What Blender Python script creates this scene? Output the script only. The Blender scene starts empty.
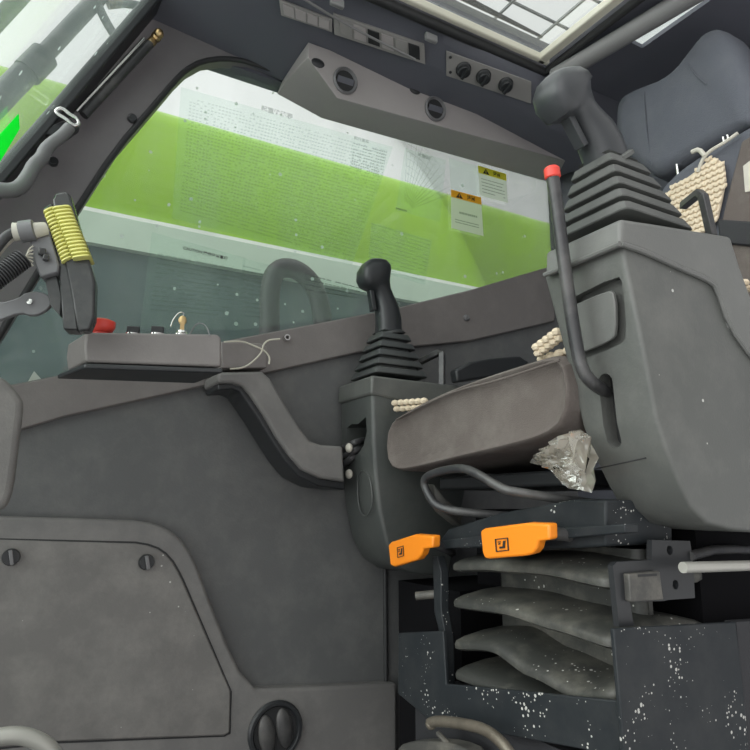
import bpy, bmesh, math, random
from mathutils import Vector as V, Matrix
random.seed(7)
SC = bpy.context.scene
COL = SC.collection
# ------------------------------------------------------------ camera, sky, exposure
FPX = 655.0
YAW = math.radians(30); PITCH = math.atan(130/655.0)
CAM = V((0, 0, .8))
FWD = V((math.sin(YAW)*math.cos(PITCH), math.cos(YAW)*math.cos(PITCH), math.sin(PITCH)))
RGT = V((math.cos(YAW), -math.sin(YAW), 0))
UP = RGT.cross(FWD)
cd = bpy.data.cameras.new('camera'); cam = bpy.data.objects.new('camera', cd); COL.objects.link(cam)
cd.sensor_width = 36; cd.sensor_height = 36; cd.sensor_fit = 'HORIZONTAL'; cd.lens = 36*FPX/750; cd.clip_start = .02
cam.matrix_world = Matrix(((RGT.x, UP.x, -FWD.x, CAM.x), (RGT.y, UP.y, -FWD.y, CAM.y), (RGT.z, UP.z, -FWD.z, CAM.z), (0, 0, 0, 1)))
SC.camera = cam
w = bpy.data.worlds.new('sky'); SC.world = w; w.use_nodes = True
bgn = w.node_tree.nodes['Background']; bgn.inputs[0].default_value = (1, .992, .995, 1); wt = w.node_tree
# overcast sky: brightest ahead of the cab (-X), darker behind the open door (-Y), softer over the boom (+Y)
_tc = wt.nodes.new('ShaderNodeTexCoord'); _sp = wt.nodes.new('ShaderNodeSeparateXYZ'); wt.links.new(_tc.outputs['Generated'], _sp.inputs[0])
_mx = wt.nodes.new('ShaderNodeMapRange'); _mx.inputs[1].default_value = -1; _mx.inputs[2].default_value = 1; _mx.inputs[3].default_value = 0; _mx.inputs[4].default_value = 1
_my = wt.nodes.new('ShaderNodeMapRange'); _my.inputs[1].default_value = -1; _my.inputs[2].default_value = 1
_cr = wt.nodes.new('ShaderNodeValToRGB'); _e = _cr.color_ramp.elements; _e[0].position = 0; _e[0].color = (.34, .34, .34, 1); _e[1].position = 1; _e[1].color = (.62, .62, .62, 1)
_n = _e.new(.45); _n.color = (1, 1, 1, 1)
_cx = wt.nodes.new('ShaderNodeValToRGB'); _e = _cx.color_ramp.elements; _e[0].position = 0; _e[0].color = (3.9, 3.9, 3.9, 1); _e[1].position = 1; _e[1].color = (.6, .6, .6, 1)
for _p, _v in ((.36, 1.9), (.5, 1.2), (.65, 1.0)): _n = _e.new(_p); _n.color = (_v, _v, _v, 1)
_mu = wt.nodes.new('ShaderNodeMath'); _mu.operation = 'MULTIPLY'
wt.links.new(_sp.outputs[0], _mx.inputs[0]); wt.links.new(_sp.outputs[1], _my.inputs[0]); wt.links.new(_my.outputs[0], _cr.inputs[0])
wt.links.new(_mx.outputs[0], _cx.inputs[0]); wt.links.new(_cx.outputs[0], _mu.inputs[0]); wt.links.new(_cr.outputs[0], _mu.inputs[1]); wt.links.new(_mu.outputs[0], bgn.inputs[1])
SC.view_settings.view_transform = 'Standard'; SC.view_settings.look = 'None'
SC.view_settings.exposure = 0.48; SC.view_settings.gamma = 1; SC.view_settings.use_curve_mapping = False

# ------------------------------------------------------------ where a sight line meets a real plane
def ray(x, y): return FWD + RGT*((x-375)/FPX) - UP*((y-375)/FPX)
def PY(x, y, Y): r = ray(x, y); return CAM + r*(Y/r.y)
def PX(x, y, X): r = ray(x, y); return CAM + r*(X/r.x)
def PZ(x, y, Z): r = ray(x, y); return CAM + r*((Z-CAM.z)/r.z)
def PL(x, y, p0, n): r = ray(x, y); return CAM + r*((p0-CAM).dot(n)/r.dot(n))
def ys(Y, *q): return [PY(a, b, Y) for a, b in q]
def xs(X, *q): return [PX(a, b, X) for a, b in q]

# ------------------------------------------------------------ materials
def mat(name, col, rough=.55, metal=0., var=.12, scale=6, dust=0., dcol=(.55, .53, .48), speck=0., sscale=45, bump=.0, bscale=250, spec=.5, srad=.16):
    m = bpy.data.materials.new(name); m.use_nodes = True; nt = m.node_tree; N = nt.nodes; L = nt.links
    b = N['Principled BSDF']; b.inputs['Roughness'].default_value = rough; b.inputs['Metallic'].default_value = metal
    b.inputs['Specular IOR Level'].default_value = spec
    tc = N.new('ShaderNodeTexCoord')
    nz = N.new('ShaderNodeTexNoise'); nz.inputs['Scale'].default_value = scale; nz.inputs['Detail'].default_value = 6
    L.new(tc.outputs['Object'], nz.inputs['Vector'])
    mx = N.new('ShaderNodeMix'); mx.data_type = 'RGBA'
    mx.inputs[6].default_value = (*[c*(1-var) for c in col], 1); mx.inputs[7].default_value = (*[min(1, c*(1+var)) for c in col], 1)
    L.new(nz.outputs['Fac'], mx.inputs[0]); out = mx.outputs[2]
    def over(fac, c):
        nonlocal out
        k = N.new('ShaderNodeMix'); k.data_type = 'RGBA'; k.inputs[7].default_value = (*c, 1)
        L.new(fac, k.inputs[0]); L.new(out, k.inputs[6]); out = k.outputs[2]
    def rng(src, a, b2, hi):
        r = N.new('ShaderNodeMapRange'); r.inputs[1].default_value = a; r.inputs[2].default_value = b2; r.inputs[3].default_value = 0; r.inputs[4].default_value = hi
        L.new(src, r.inputs[0]); return r.outputs[0]
    if dust:
        n2 = N.new('ShaderNodeTexNoise'); n2.inputs['Scale'].default_value = 9; n2.inputs['Detail'].default_value = 9; n2.inputs['Roughness'].default_value = .7
        L.new(tc.outputs['Object'], n2.inputs['Vector'])
        over(rng(n2.outputs['Fac'], .45, .75, dust), dcol)
    if speck:
        v = N.new('ShaderNodeTexVoronoi'); v.inputs['Scale'].default_value = sscale; L.new(tc.outputs['Object'], v.inputs['Vector'])
        n3 = N.new('ShaderNodeTexNoise'); n3.inputs['Scale'].default_value = sscale*.09; n3.inputs['Detail'].default_value = 2
        L.new(tc.outputs['Object'], n3.inputs['Vector'])
        sx = N.new('ShaderNodeSeparateColor'); L.new(v.outputs['Color'], sx.inputs[0])
        # only some cells carry a fleck, each with its own size
        g = N.new('ShaderNodeMath'); g.operation = 'MULTIPLY'; g.inputs[1].default_value = srad
        pick = N.new('ShaderNodeMath'); pick.operation = 'SUBTRACT'; pick.inputs[1].default_value = 1-speck; pick.use_clamp = True
        L.new(sx.outputs[0], pick.inputs[0])
        sz = N.new('ShaderNodeMath'); sz.operation = 'DIVIDE'; sz.inputs[1].default_value = speck; L.new(pick.outputs[0], sz.inputs[0])
        cl = N.new('ShaderNodeMapRange'); cl.inputs[1].default_value = .42; cl.inputs[2].default_value = .66; L.new(n3.outputs['Fac'], cl.inputs[0])
        sm = N.new('ShaderNodeMath'); sm.operation = 'MULTIPLY'; L.new(sz.outputs[0], sm.inputs[0]); L.new(cl.outputs[0], sm.inputs[1]); L.new(sm.outputs[0], g.inputs[0])
        ds = N.new('ShaderNodeMath'); ds.operation = 'SUBTRACT'; L.new(g.outputs[0], ds.inputs[0]); L.new(v.outputs['Distance'], ds.inputs[1])
        over(rng(ds.outputs[0], 0, .03, .75), (.62, .62, .58))
    L.new(out, b.inputs['Base Color'])
    if bump:
        n4 = N.new('ShaderNodeTexNoise'); n4.inputs['Scale'].default_value = bscale; n4.inputs['Detail'].default_value = 3
        L.new(tc.outputs['Object'], n4.inputs['Vector'])
        bp = N.new('ShaderNodeBump'); bp.inputs['Strength'].default_value = bump; bp.inputs['Distance'].default_value = .002
        L.new(n4.outputs['Fac'], bp.inputs['Height']); L.new(bp.outputs[0], b.inputs['Normal'])
    return m
def film(name, col, alpha, rough=.5, gloss=.0, dirt=0., specks=False):
    m = bpy.data.materials.new(name); m.use_nodes = True; nt = m.node_tree; N = nt.nodes; L = nt.links; N.clear()
    o = N.new('ShaderNodeOutputMaterial'); t = N.new('ShaderNodeBsdfTransparent'); d = N.new('ShaderNodeBsdfDiffuse')
    d.inputs[0].default_value = (*col, 1); t.inputs[0].default_value = (.97, 1, .985, 1)
    tr = N.new('ShaderNodeBsdfTranslucent'); tr.inputs[0].default_value = (*col, 1)
    ad = N.new('ShaderNodeMixShader'); ad.inputs[0].default_value = .5; L.new(d.outputs[0], ad.inputs[1]); L.new(tr.outputs[0], ad.inputs[2])
    mx = N.new('ShaderNodeMixShader'); mx.inputs[0].default_value = alpha; L.new(t.outputs[0], mx.inputs[1]); L.new(ad.outputs[0], mx.inputs[2])
    last = mx.outputs[0]
    if dirt:
        tc = N.new('ShaderNodeTexCoord'); n = N.new('ShaderNodeTexNoise'); n.inputs['Scale'].default_value = 5; n.inputs['Detail'].default_value = 8
        mp = N.new('ShaderNodeMapping'); mp.inputs['Scale'].default_value = (1.6, 1, .5); L.new(tc.outputs['Object'], mp.inputs[0]); L.new(mp.outputs[0], n.inputs['Vector'])
        r = N.new('ShaderNodeMapRange'); r.inputs[1].default_value = .3; r.inputs[2].default_value = .8; r.inputs[3].default_value = alpha*.5; r.inputs[4].default_value = alpha+dirt
        L.new(n.outputs['Fac'], r.inputs[0]); fac = r.outputs[0]
        if specks:
            v = N.new('ShaderNodeTexVoronoi'); v.inputs['Scale'].default_value = 38; L.new(tc.outputs['Object'], v.inputs['Vector'])
            s = N.new('ShaderNodeSeparateColor'); L.new(v.outputs['Color'], s.inputs[0])
            a = N.new('ShaderNodeMath'); a.operation = 'MULTIPLY_ADD'; a.inputs[1].default_value = 1.2; a.inputs[2].default_value = -.98; L.new(s.outputs[0], a.inputs[0])
            b = N.new('ShaderNodeMath'); b.operation = 'GREATER_THAN'; L.new(a.outputs[0], b.inputs[0]); L.new(v.outputs['Distance'], b.inputs[1])
            c = N.new('ShaderNodeMath'); c.operation = 'MULTIPLY_ADD'; c.inputs[1].default_value = .6; c.use_clamp = True; L.new(b.outputs[0], c.inputs[0]); L.new(fac, c.inputs[2]); fac = c.outputs[0]
        L.new(fac, mx.inputs[0])
    if gloss:
        g = N.new('ShaderNodeBsdfGlossy'); g.inputs['Roughness'].default_value = .03
        lw = N.new('ShaderNodeFresnel'); lw.inputs[0].default_value = 1.45
        m2 = N.new('ShaderNodeMixShader'); k = N.new('ShaderNodeMath'); k.operation = 'MULTIPLY'; k.inputs[1].default_value = gloss; k.use_clamp = True
        L.new(lw.outputs[0], k.inputs[0]); L.new(k.outputs[0], m2.inputs[0]); L.new(last, m2.inputs[1]); L.new(g.outputs[0], m2.inputs[2]); last = m2.outputs[0]
    L.new(last, o.inputs[0]); return m

M = dict(
    wall=mat('wall_plastic', (.105, .108, .108), .55, dust=.10, speck=.03, sscale=22, bump=.25),
    trim=mat('moulded_trim_plastic', (.155, .152, .147), .5, dust=.16, speck=.03, sscale=25, bump=.2),
    sill=mat('sill_plastic', (.17, .156, .15), .5, dust=.10, bump=.2),
    pillar=mat('pillar_plastic', (.15, .143, .147), .45, dust=.06, bump=.15),
    hatch=mat('hatch_plastic', (.155, .15, .142), .5, dust=.2, speck=.5, sscale=50, bump=.25),
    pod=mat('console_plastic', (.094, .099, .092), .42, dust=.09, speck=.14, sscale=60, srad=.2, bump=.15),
    lid=mat('console_lid_plastic', (.135, .14, .132), .42, dust=.08, bump=.15),
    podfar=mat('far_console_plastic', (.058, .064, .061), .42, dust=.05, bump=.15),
    black=mat('black_plastic', (.022, .024, .026), .4, var=.2),
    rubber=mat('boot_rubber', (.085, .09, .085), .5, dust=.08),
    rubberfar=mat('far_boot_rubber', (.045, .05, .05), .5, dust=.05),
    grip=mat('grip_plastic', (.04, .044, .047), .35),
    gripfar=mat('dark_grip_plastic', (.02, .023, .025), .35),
    over=mat('overhead_plastic', (.10, .105, .125), .5, bump=.15),
    duct=mat('vent_duct_plastic', (.34, .32, .315), .5, dust=.06, bump=.15),
    panel=mat('switch_panel_plastic', (.26, .255, .245), .5),
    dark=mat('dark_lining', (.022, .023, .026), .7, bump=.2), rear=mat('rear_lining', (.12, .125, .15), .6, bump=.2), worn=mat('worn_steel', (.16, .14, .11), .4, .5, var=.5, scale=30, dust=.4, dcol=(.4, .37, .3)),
    gasket=mat('gasket_rubber', (.02, .021, .022), .6),
    tube=mat('grey_trim_bead', (.2, .2, .2), .5),
    cream=mat('cream_frame', (.62, .6, .5), .5),
    steel=mat('black_painted_steel', (.019, .023, .026), .5, dust=.03, speck=.8, sscale=170, spec=.25, srad=.5),
    steel2=mat('black_bar_steel', (.035, .036, .038), .35, dust=.15),
    dirty=mat('dusty_black_steel', (.06, .06, .055), .55, dust=.5, dcol=(.32, .30, .25)),
    chrome=mat('chrome', (.7, .7, .68), .2, 1),
    brass=mat('brass', (.55, .4, .2), .35, 1),
    rod=mat('pale_steel_rod', (.42, .42, .38), .4, .3, dust=.3),
    bellows=mat('bellows_rubber', (.042, .044, .040), .5, dust=.5, dcol=(.24, .23, .19), speck=.5, sscale=120, srad=.35),
    fabric=mat('brown_grey_fabric', (.115, .098, .088), .9, dust=.12, bump=.6, bscale=420),
    fabricd=mat('charcoal_fabric', (.10, .108, .128), .9, dust=.05, bump=.6, bscale=420),
    orange=mat('orange_plastic', (.92, .27, .015), .4, var=.05),
    red=mat('red_plastic', (.75, .07, .05), .4, var=.08),
    yellow=mat('yellow_ribbed_plastic', (.68, .66, .20), .5, var=.1, dust=.15),
    grey=mat('grey_plastic', (.16, .16, .165), .5),
    modblk=mat('module_plastic', (.04, .041, .042), .25, dust=.08),
    cable=mat('black_cable', (.05, .05, .052), .5),
    tape=mat('cream_tape', (.55, .53, .46), .7, var=.2, scale=40),
    wire=mat('pale_wire', (.5, .48, .4), .5),
    bead=mat('beige_woven_cord', (.68, .58, .43), .8, var=.2, scale=60),
    green=mat('boom_green_paint', (.30, .54, .025), .35, var=.12, scale=1.2),
    band=mat('pale_green_paint', (.42, .52, .42), .5, var=.05),
    teal=mat('dark_teal_paint', (.05, .085, .085), .5, var=.25, scale=5, dust=.15, dcol=(.25, .3, .3)),
    white=mat('white_paint', (.8, .82, .78), .5),
    bargrey=mat('grey_guard_bar', (.08, .095, .095), .5, dust=.2, speck=.3, sscale=35),
    concrete=mat('concrete', (.58, .58, .58), .9, var=.2, scale=2),
    lime=film('bright_green_film', (.02, .95, .10), .9),
    amber=mat('amber_print', (.85, .42, .02), .5, var=.05),
    lemon=mat('yellow_print', (.85, .80, .05), .5, var=.05),
    ink=mat('black_ink', (.02, .02, .02), .6),
    inkg=film('faint_grey_ink', (.10, .13, .11), .42),
    inkl=film('pale_grey_ink', (.2, .25, .2), .17),
    label=film('pale_label_film', (.95, .97, .9), .5),
    sheet=film('clear_chart_film', (.85, .95, .88), .05),
    glass=film('window_glass', (.8, .9, .86), .04, gloss=.6, dirt=.10, specks=True),
    glass2=film('windshield_glass', (.8, .95, .88), .06, gloss=.3, dirt=.08, specks=True),
    void=mat('under_seat_shade_black', (.006, .006, .007), .9, spec=.1),  # near-black colour standing in for the deep shade under the seat
    glass3=film('skylight_glass', (.95, .93, .86), .05, gloss=.2),
    bag=film('crumpled_plastic_film', (.66, .6, .5), .5, gloss=.9, dirt=.2),
)

# ------------------------------------------------------------ mesh builder
class MB:
    def __init__(s): s.v = []; s.f = []
    def add(s, vs, fs):
        o = len(s.v); s.v += [V(p) for p in vs]; s.f += [[i+o for i in f] for f in fs]; return s
    def prism(s, pts, vec):
        n = len(pts); vec = V(vec)
        return s.add(list(pts)+[V(p)+vec for p in pts], [list(range(n)), list(range(2*n-1, n-1, -1))]+[[i, i+n, (i+1) % n+n, (i+1) % n] for i in range(n)])
    def loop2(s, a, b):
        n = len(a)
        return s.add(list(a)+list(b), [list(range(n)), list(range(2*n-1, n-1, -1))]+[[i, i+n, (i+1) % n+n, (i+1) % n] for i in range(n)])
    def box(s, c, d, ax=None):
        c = V(c); ax = ax or (V((1, 0, 0)), V((0, 1, 0)), V((0, 0, 1))); h = [V(a)*(k/2) for a, k in zip(ax, d)]
        q = [c-h[0]-h[1]-h[2], c+h[0]-h[1]-h[2], c+h[0]+h[1]-h[2], c-h[0]+h[1]-h[2]]
        return s.prism(q, h[2]*2)
    def loft(s, rings, caps=True, closed=False):
        n = len(rings[0]); o = len(s.v); k = len(rings)
        for r in rings: s.v += [V(p) for p in r]
        for j in range(k if closed else k-1):
            a = o+j*n; b = o+((j+1) % k)*n
            for i in range(n): s.f.append([a+i, a+(i+1) % n, b+(i+1) % n, b+i])
        if caps and not closed: s.f.append([o+i for i in range(n-1, -1, -1)]); s.f.append([o+(k-1)*n+i for i in range(n)])
        return s
    def tube(s, pts, r, n=12, closed=False, smooth=0):
        pts = [V(p) for p in pts]
        for _ in range(smooth):
            q = [pts[0]] if not closed else []
            m = len(pts)
            for i in range(m if closed else m-1):
                a, b = pts[i], pts[(i+1) % m]; q += [a*.75+b*.25, a*.25+b*.75]
            if not closed: q.append(pts[-1])
            pts = q
        m = len(pts); rs = r if isinstance(r, (list, tuple)) else None
        t0 = (pts[1]-pts[0]).normalized(); u = t0.orthogonal().normalized(); rings = []
        for i, p in enumerate(pts):
            if closed: t = (pts[(i+1) % m]-pts[i-1]).normalized()
            else: t = (pts[min(i+1, m-1)]-pts[max(i-1, 0)]).normalized()
            u = (u-t*u.dot(t)).normalized(); vv = t.cross(u)
            rr = r if rs is None else rs[0]+(rs[1]-rs[0])*i/(m-1)
            rings.append([p+(u*math.cos(2*math.pi*k/n)+vv*math.sin(2*math.pi*k/n))*rr for k in range(n)])
        return s.loft(rings, closed=closed)
    def lathe(s, c, ax, prof, n=24):
        c = V(c); ax = V(ax).normalized(); u = ax.orthogonal().normalized(); vv = ax.cross(u)
        return s.loft([[c+ax*h+(u*math.cos(2*math.pi*k/n)+vv*math.sin(2*math.pi*k/n))*max(r, 1e-4) for k in range(n)] for r, h in prof])
    def ball(s, c, rx, ry=None, rz=None, n=10, m=7, ax=None):
        ry = ry or rx; rz = rz or rx; c = V(c); ax = ax or (V((1, 0, 0)), V((0, 1, 0)), V((0, 0, 1)))
        rr = []
        for j in range(m):
            a = math.pi*(.02+.96*j/(m-1)); rr.append([c+ax[0]*(rx*math.sin(a)*math.cos(2*math.pi*k/n))+ax[1]*(ry*math.sin(a)*math.sin(2*math.pi*k/n))-ax[2]*(rz*math.cos(a)) for k in range(n)])
        return s.loft(rr)
    def build(s, name, m, parent=None, bevel=0, seg=2, ang=38, sub=0):
        me = bpy.data.meshes.new(name); me.from_pydata([tuple(p) for p in s.v], [], s.f)
        bm = bmesh.new(); bm.from_mesh(me); bmesh.ops.recalc_face_normals(bm, faces=bm.faces); bm.to_mesh(me); bm.free()
        me.materials.append(M[m]); o = bpy.data.objects.new(name, me); COL.objects.link(o)
        for p in me.polygons: p.use_smooth = True
        me.set_sharp_from_angle(angle=math.radians(ang))
        if bevel:
            b = o.modifiers.new('bevel', 'BEVEL'); b.width = bevel; b.segments = seg; b.limit_method = 'ANGLE'; b.angle_limit = math.radians(35); b.harden_normals = False
        if sub:
            q = o.modifiers.new('sub', 'SUBSURF'); q.levels = sub; q.render_levels = sub
        if parent: o.parent = parent; o.matrix_parent_inverse = Matrix.Translation(-parent.location) if parent.type == 'EMPTY' else Matrix()
        return o
def cut(o, *cutters):
    # carve real pockets, then drop the cutters
    for c in cutters:
        md = o.modifiers.new('cut', 'BOOLEAN'); md.operation = 'DIFFERENCE'; md.object = c; md.solver = 'EXACT'
    bpy.context.view_layer.update()
    dg = bpy.context.evaluated_depsgraph_get(); me = bpy.data.meshes.new_from_object(o.evaluated_get(dg), depsgraph=dg)
    o.modifiers.clear(); old = o.data; o.data = me; me.name = old.name
    for c in cutters: d = c.data; bpy.data.objects.remove(c); bpy.data.meshes.remove(d)
    for p in me.polygons: p.use_smooth = True
    me.set_sharp_from_angle(angle=math.radians(38))
    return o
def tag(o, label, cat, group=None):
    o['label'] = label; o['category'] = cat
    if group: o['group'] = group
    return o
def thing(name, loc, label, cat, group=None):
    o = bpy.data.objects.new(name, None); COL.objects.link(o); o.location = loc; o.empty_display_size = .05
    return tag(o, label, cat, group)
def struct(o): o['kind'] = 'structure'; return o
def rrect(c, u, v, a, b, r, n=5):
    # rounded rectangle of half sizes a, b about c in the plane of u, v
    pts = []
    for sx, sy, t0 in ((1, 1, 0), (-1, 1, 90), (-1, -1, 180), (1, -1, 270)):
        for k in range(n):
            t = math.radians(t0+90*k/(n-1)); pts.append(c+u*(sx*(a-r)+r*math.cos(t))+v*(sy*(b-r)+r*math.sin(t)))
    return pts
def smoothpoly(pts, it=2):
    for _ in range(it):
        q = []
        for i in range(len(pts)):
            a, b = pts[i], pts[(i+1) % len(pts)]; q += [a*.75+b*.25, a*.25+b*.75]
        pts = q
    return pts
def textmesh(body, size, origin, u, v, m, name, parent, off=.0004, align='LEFT'):
    cu = bpy.data.curves.new(name, 'FONT'); cu.body = body; cu.size = size; cu.align_x = align; cu.offset = size*.028
    o = bpy.data.objects.new(name, cu); COL.objects.link(o); bpy.context.view_layer.update()
    me = bpy.data.meshes.new_from_object(o.evaluated_get(bpy.context.evaluated_depsgraph_get()))
    bpy.data.objects.remove(o); bpy.data.curves.remove(cu)
    n = u.cross(v)
    for p in me.vertices: p.co = origin+u*p.co.x+v*p.co.y+n*off
    me.materials.clear(); me.materials.append(M[m]); me.name = name
    o = bpy.data.objects.new(name, me); COL.objects.link(o)
    if parent: o.parent = parent; o.matrix_parent_inverse = Matrix.Translation(-parent.location) if parent.type == 'EMPTY' else Matrix()
    return o
X1, Y1, Z1 = V((1, 0, 0)), V((0, 1, 0)), V((0, 0, 1))

# ============================================================ SETTING
WY = 1.55
struct(MB().box((.6, .95, -.02), (2.2, 1.3, .04)).build('floor', 'dark'))
# right-hand wall below the window
sill_top = [(-60, 402), (0, 387), (60, 375), (240, 338), (330, 321), (396, 308), (470, 290), (555, 265)]
a = ys(WY, *sill_top); a[0].x = -.5; a.append(V((1.66, WY, a[-1].z+.02))); a += [V((1.66, WY, 0)), V((-.5, WY, 0))]
struct(MB().prism(a, (0, .05, 0)).build('wall_right', 'wall'))
a = ys(WY-.015, *sill_top)
low = [(555, 321), (547, 323), (470, 341), (360, 352), (267, 373), (213, 384), (63, 417), (0, 436), (-60, 455)]
struct(MB().prism(a+ys(WY-.015, *low), (0, .03, 0)).build('trim_1', 'sill', bevel=.004))
# moulded surround of the hatch and the band along the bottom
sur = [(-60, 516), (0, 516), (100, 519), (136, 520.5), (150, 522.5), (162, 526), (173, 532), (182, 540), (190, 551), (197, 565), (212, 605), (228, 645), (240, 671), (256, 689), (320, 687), (397, 683)]
a = ys(WY-.03, *sur); a += [V((a[-1].x, WY-.03, .05)), V((a[0].x, WY-.03, .05))]
ho = struct(MB().prism(a, (0, .04, 0)).build('trim_2', 'trim', bevel=.008, seg=3))
hatch_px = [(-60, 539), (0, 539.5), (136, 543.5), (148, 545.5), (158, 549), (166, 554.5), (173, 562.5), (178, 571), (183, 581), (231, 691), (230, 733), (224, 736), (57, 742), (-60, 746)]
# right-hand plain panel edge and groove
struct(MB().tube([PY(385, 555, WY-.004), PY(386, 684, WY-.004)], .006).build('trim_3', 'gasket'))
# A-pillar and window header
pil = [(190, -40), (148, 20), (66, 115), (28, 155), (0, 182), (-60, 240), (-60, 400), (0, 342), (40, 276), (77, 215), (117, 153), (160, 103), (176, 84), (188, 72), (204, 63), (226, 60), (250, 63), (289, 77), (330, 89), (330, -40)]
struct(MB().prism(ys(WY-.022, *pil), (0, .04, 0)).build('trim_4', 'pillar', bevel=.005, seg=3))
o = MB(); q = [(77, 215), (117, 153), (160, 103), (176, 84), (188, 72), (204, 63), (226, 60), (250, 63), (289, 77)]
o.tube([PY(x, y, WY-.022)+V((-.006, 0, .003)) for x, y in [(-10, 357), (40, 276)]+q], .007, smooth=1)
struct(o.build('trim_5', 'gasket'))
# rear end of the wall beyond the window, header over the window
struct(MB().box((1.7, WY+.025, 1.3), (.1, .05, 1.5)).build('wall_right_rear', 'dark'))
struct(MB().box((1.0, WY+.025, 2.02), (1.3, .05, .12)).build('wall_right_header', 'over'))
struct(MB().box((1.685, 1.0, 1.0), (.05, 1.2, 2.06)).build('wall_rear', 'rear'))
# ceiling round the skylight
CZ = 2.0
ce = MB()
ce.box((1.285, .87, CZ+.006), (.12, .86, .012)); ce.box((1.525, .87, CZ+.006), (.26, .86, .012)); ce.box((1.37, .48, CZ+.006), (.05, .08, .012)); ce.box((1.37, 1.142, CZ+.006), (.05, .315, .012))
ce.box((.75, .48, CZ+.03), (1.0, .08, .06)); ce.box((.27, .82, CZ+.03), (.06, .72, .06)); ce.box((.96, 1.38, CZ+.06), (1.44, .40, .06))
struct(ce.build('ceiling', 'rear'))
struct(MB().box((1.37, .755, CZ+.016), (.07, .48, .004)).build('window_4', 'glass2'))
# skylight with its guard outside
sk = struct(MB().box((.76, .835, CZ+.035), (.95, .66, .006)).build('window_3', 'glass3'))
fr = MB()
for c, d in (((1.203, .83, CZ+.012), (.026, .68, .022)), ((.76, 1.162, CZ+.012), (.94, .016, .022)), ((.3, .83, CZ+.02), (.03, .68, .045)), ((.76, .52, CZ+.02), (.94, .03, .045))): fr.box(c, d)
fr.build('window_frame', 'cream', sk, bevel=.004)
ga = MB(); ga.tube([(1.235, .5, CZ-.004), (1.235, 1.185, CZ-.004), (.25, 1.185, CZ-.004)], .014); ga.build('gasket', 'gasket', sk)
gd = MB()
for k in range(7): gd.box((.28+k*.16, .85, CZ+.12), (.006, .9, .006))
for k in range(8): gd.box((.8, .45+k*.115, CZ+.125), (1.2, .006, .006))
gd.build('guard_grid', 'bargrey', sk)
p, q = PZ(560, 74, 1.965), PZ(684, 0, 1.965)
struct(MB().tube([p+(p-q)*.05, q+(q-p)*.6], .024).build('trim_6', 'tube'))
# windshield (slopes back) and its frame
def WS(y, z): return V((.5*(z-1.55), y, z))
g = MB(); g.prism([WS(.5, .45), WS(1.5, .45), WS(1.5, 2.1), WS(.5, 2.1)], (-.006, 0, .002))
wso = struct(g.build('window_2', 'glass2'))
f = MB()
n_ws = V((1, 0, -.5)).normalized(); up_ws = V((.5, 0, 1)).normalized()
def wsbar(y, z0, z1, wd, th): a, b = WS(y, z0), WS(y, z1); f.box((a+b)/2, (wd, th, (b-a).length), (Y1, n_ws, up_ws))
wsbar(1.475, .45, 2.15, .075, .03); wsbar(.5, .45, 2.15, .05, .03)
f.build('window_frame', 'black', wso, bevel=.004)
struct(MB().prism([WS(.43, .4), WS(.43, 2.1), WS(.43, 2.1)+V((.06, 0, 0)), WS(.43, .4)+V((.08, 0, 0))], (0, .05, 0)).build('trim_7', 'pillar'))
# right-hand window: glass just outside the wall line
gx = ys(WY+.02, (-40, 400), (0, 390), (60, 378), (240, 342), (330, 325), (396, 312), (470, 294), (555, 269))
gx.append(V((1.66, WY+.02, gx[-1].z))); gx += [V((1.66, WY+.02, 2.0)), V((.3, WY+.02, 2.0)), V((-.1, WY+.02, 1.1))]
struct(MB().prism(gx, (0, .005, 0)).build('window_1', 'glass'))

# ============================================================ OUTSIDE
struct(MB().box((1, 4, -1.1), (60, 60, .1)).build('ground', 'concrete'))
BY = 2.3
zt = PY(300, 142, BY).z; zb = PY(300, 255, BY).z
bo = thing('crane_boom', (1, BY+.3, zb), 'long bright green box boom running outside beyond the side window', 'boom')
b = MB(); r = .10
prof = []
for cy, cz, t0 in ((BY+r, zb+r*.4, 180), ):
    pass
pf = [(BY+.02, zb), (BY, zb+.03), (BY, zt-.10), (BY+.015, zt-.045), (BY+.05, zt-.012), (BY+.11, zt), (BY+.6, zt), (BY+.6, zb)]
b.prism([V((-4, y, z)) for y, z in pf], (10, 0, 0)); b.build('boom_box', 'green', bo)
b = MB(); b.box((1, BY+.005, zb+.002), (10, .05, .016)); b.build('edge_strip', 'white', bo)
zd = PY(150, 245, BY).z; zd = PY(300, 285, BY).z
ma = thing('chassis_deck', (1, BY+.3, -1.05), 'pale green deck edge over a dark teal machine body below the boom', 'machine body')
b = MB(); b.prism([V((-4, y, z)) for y, z in ((BY-.03, zb-.008), (BY-.05, zd), (BY+.5, zd), (BY+.5, zb-.008))], (10, 0, 0)); b.build('deck_edge', 'band', ma)
b = MB(); b.prism([V((-4, y, z)) for y, z in ((BY-.02, zd), (BY-.02, -1.05), (BY+.5, -1.05), (BY+.5, zd))], (10, 0, 0)); b.build('body_panel', 'teal', ma)
# black hoop for an unidentified dark shape behind the glass
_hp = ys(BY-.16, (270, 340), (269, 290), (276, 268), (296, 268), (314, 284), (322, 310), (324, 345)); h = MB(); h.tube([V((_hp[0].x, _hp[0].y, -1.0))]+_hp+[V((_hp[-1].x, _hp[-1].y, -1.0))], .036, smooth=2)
tag(h.build('dark_hoop', 'gasket'), 'thick black hoop standing outside behind the side window glass', 'hose')
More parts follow.
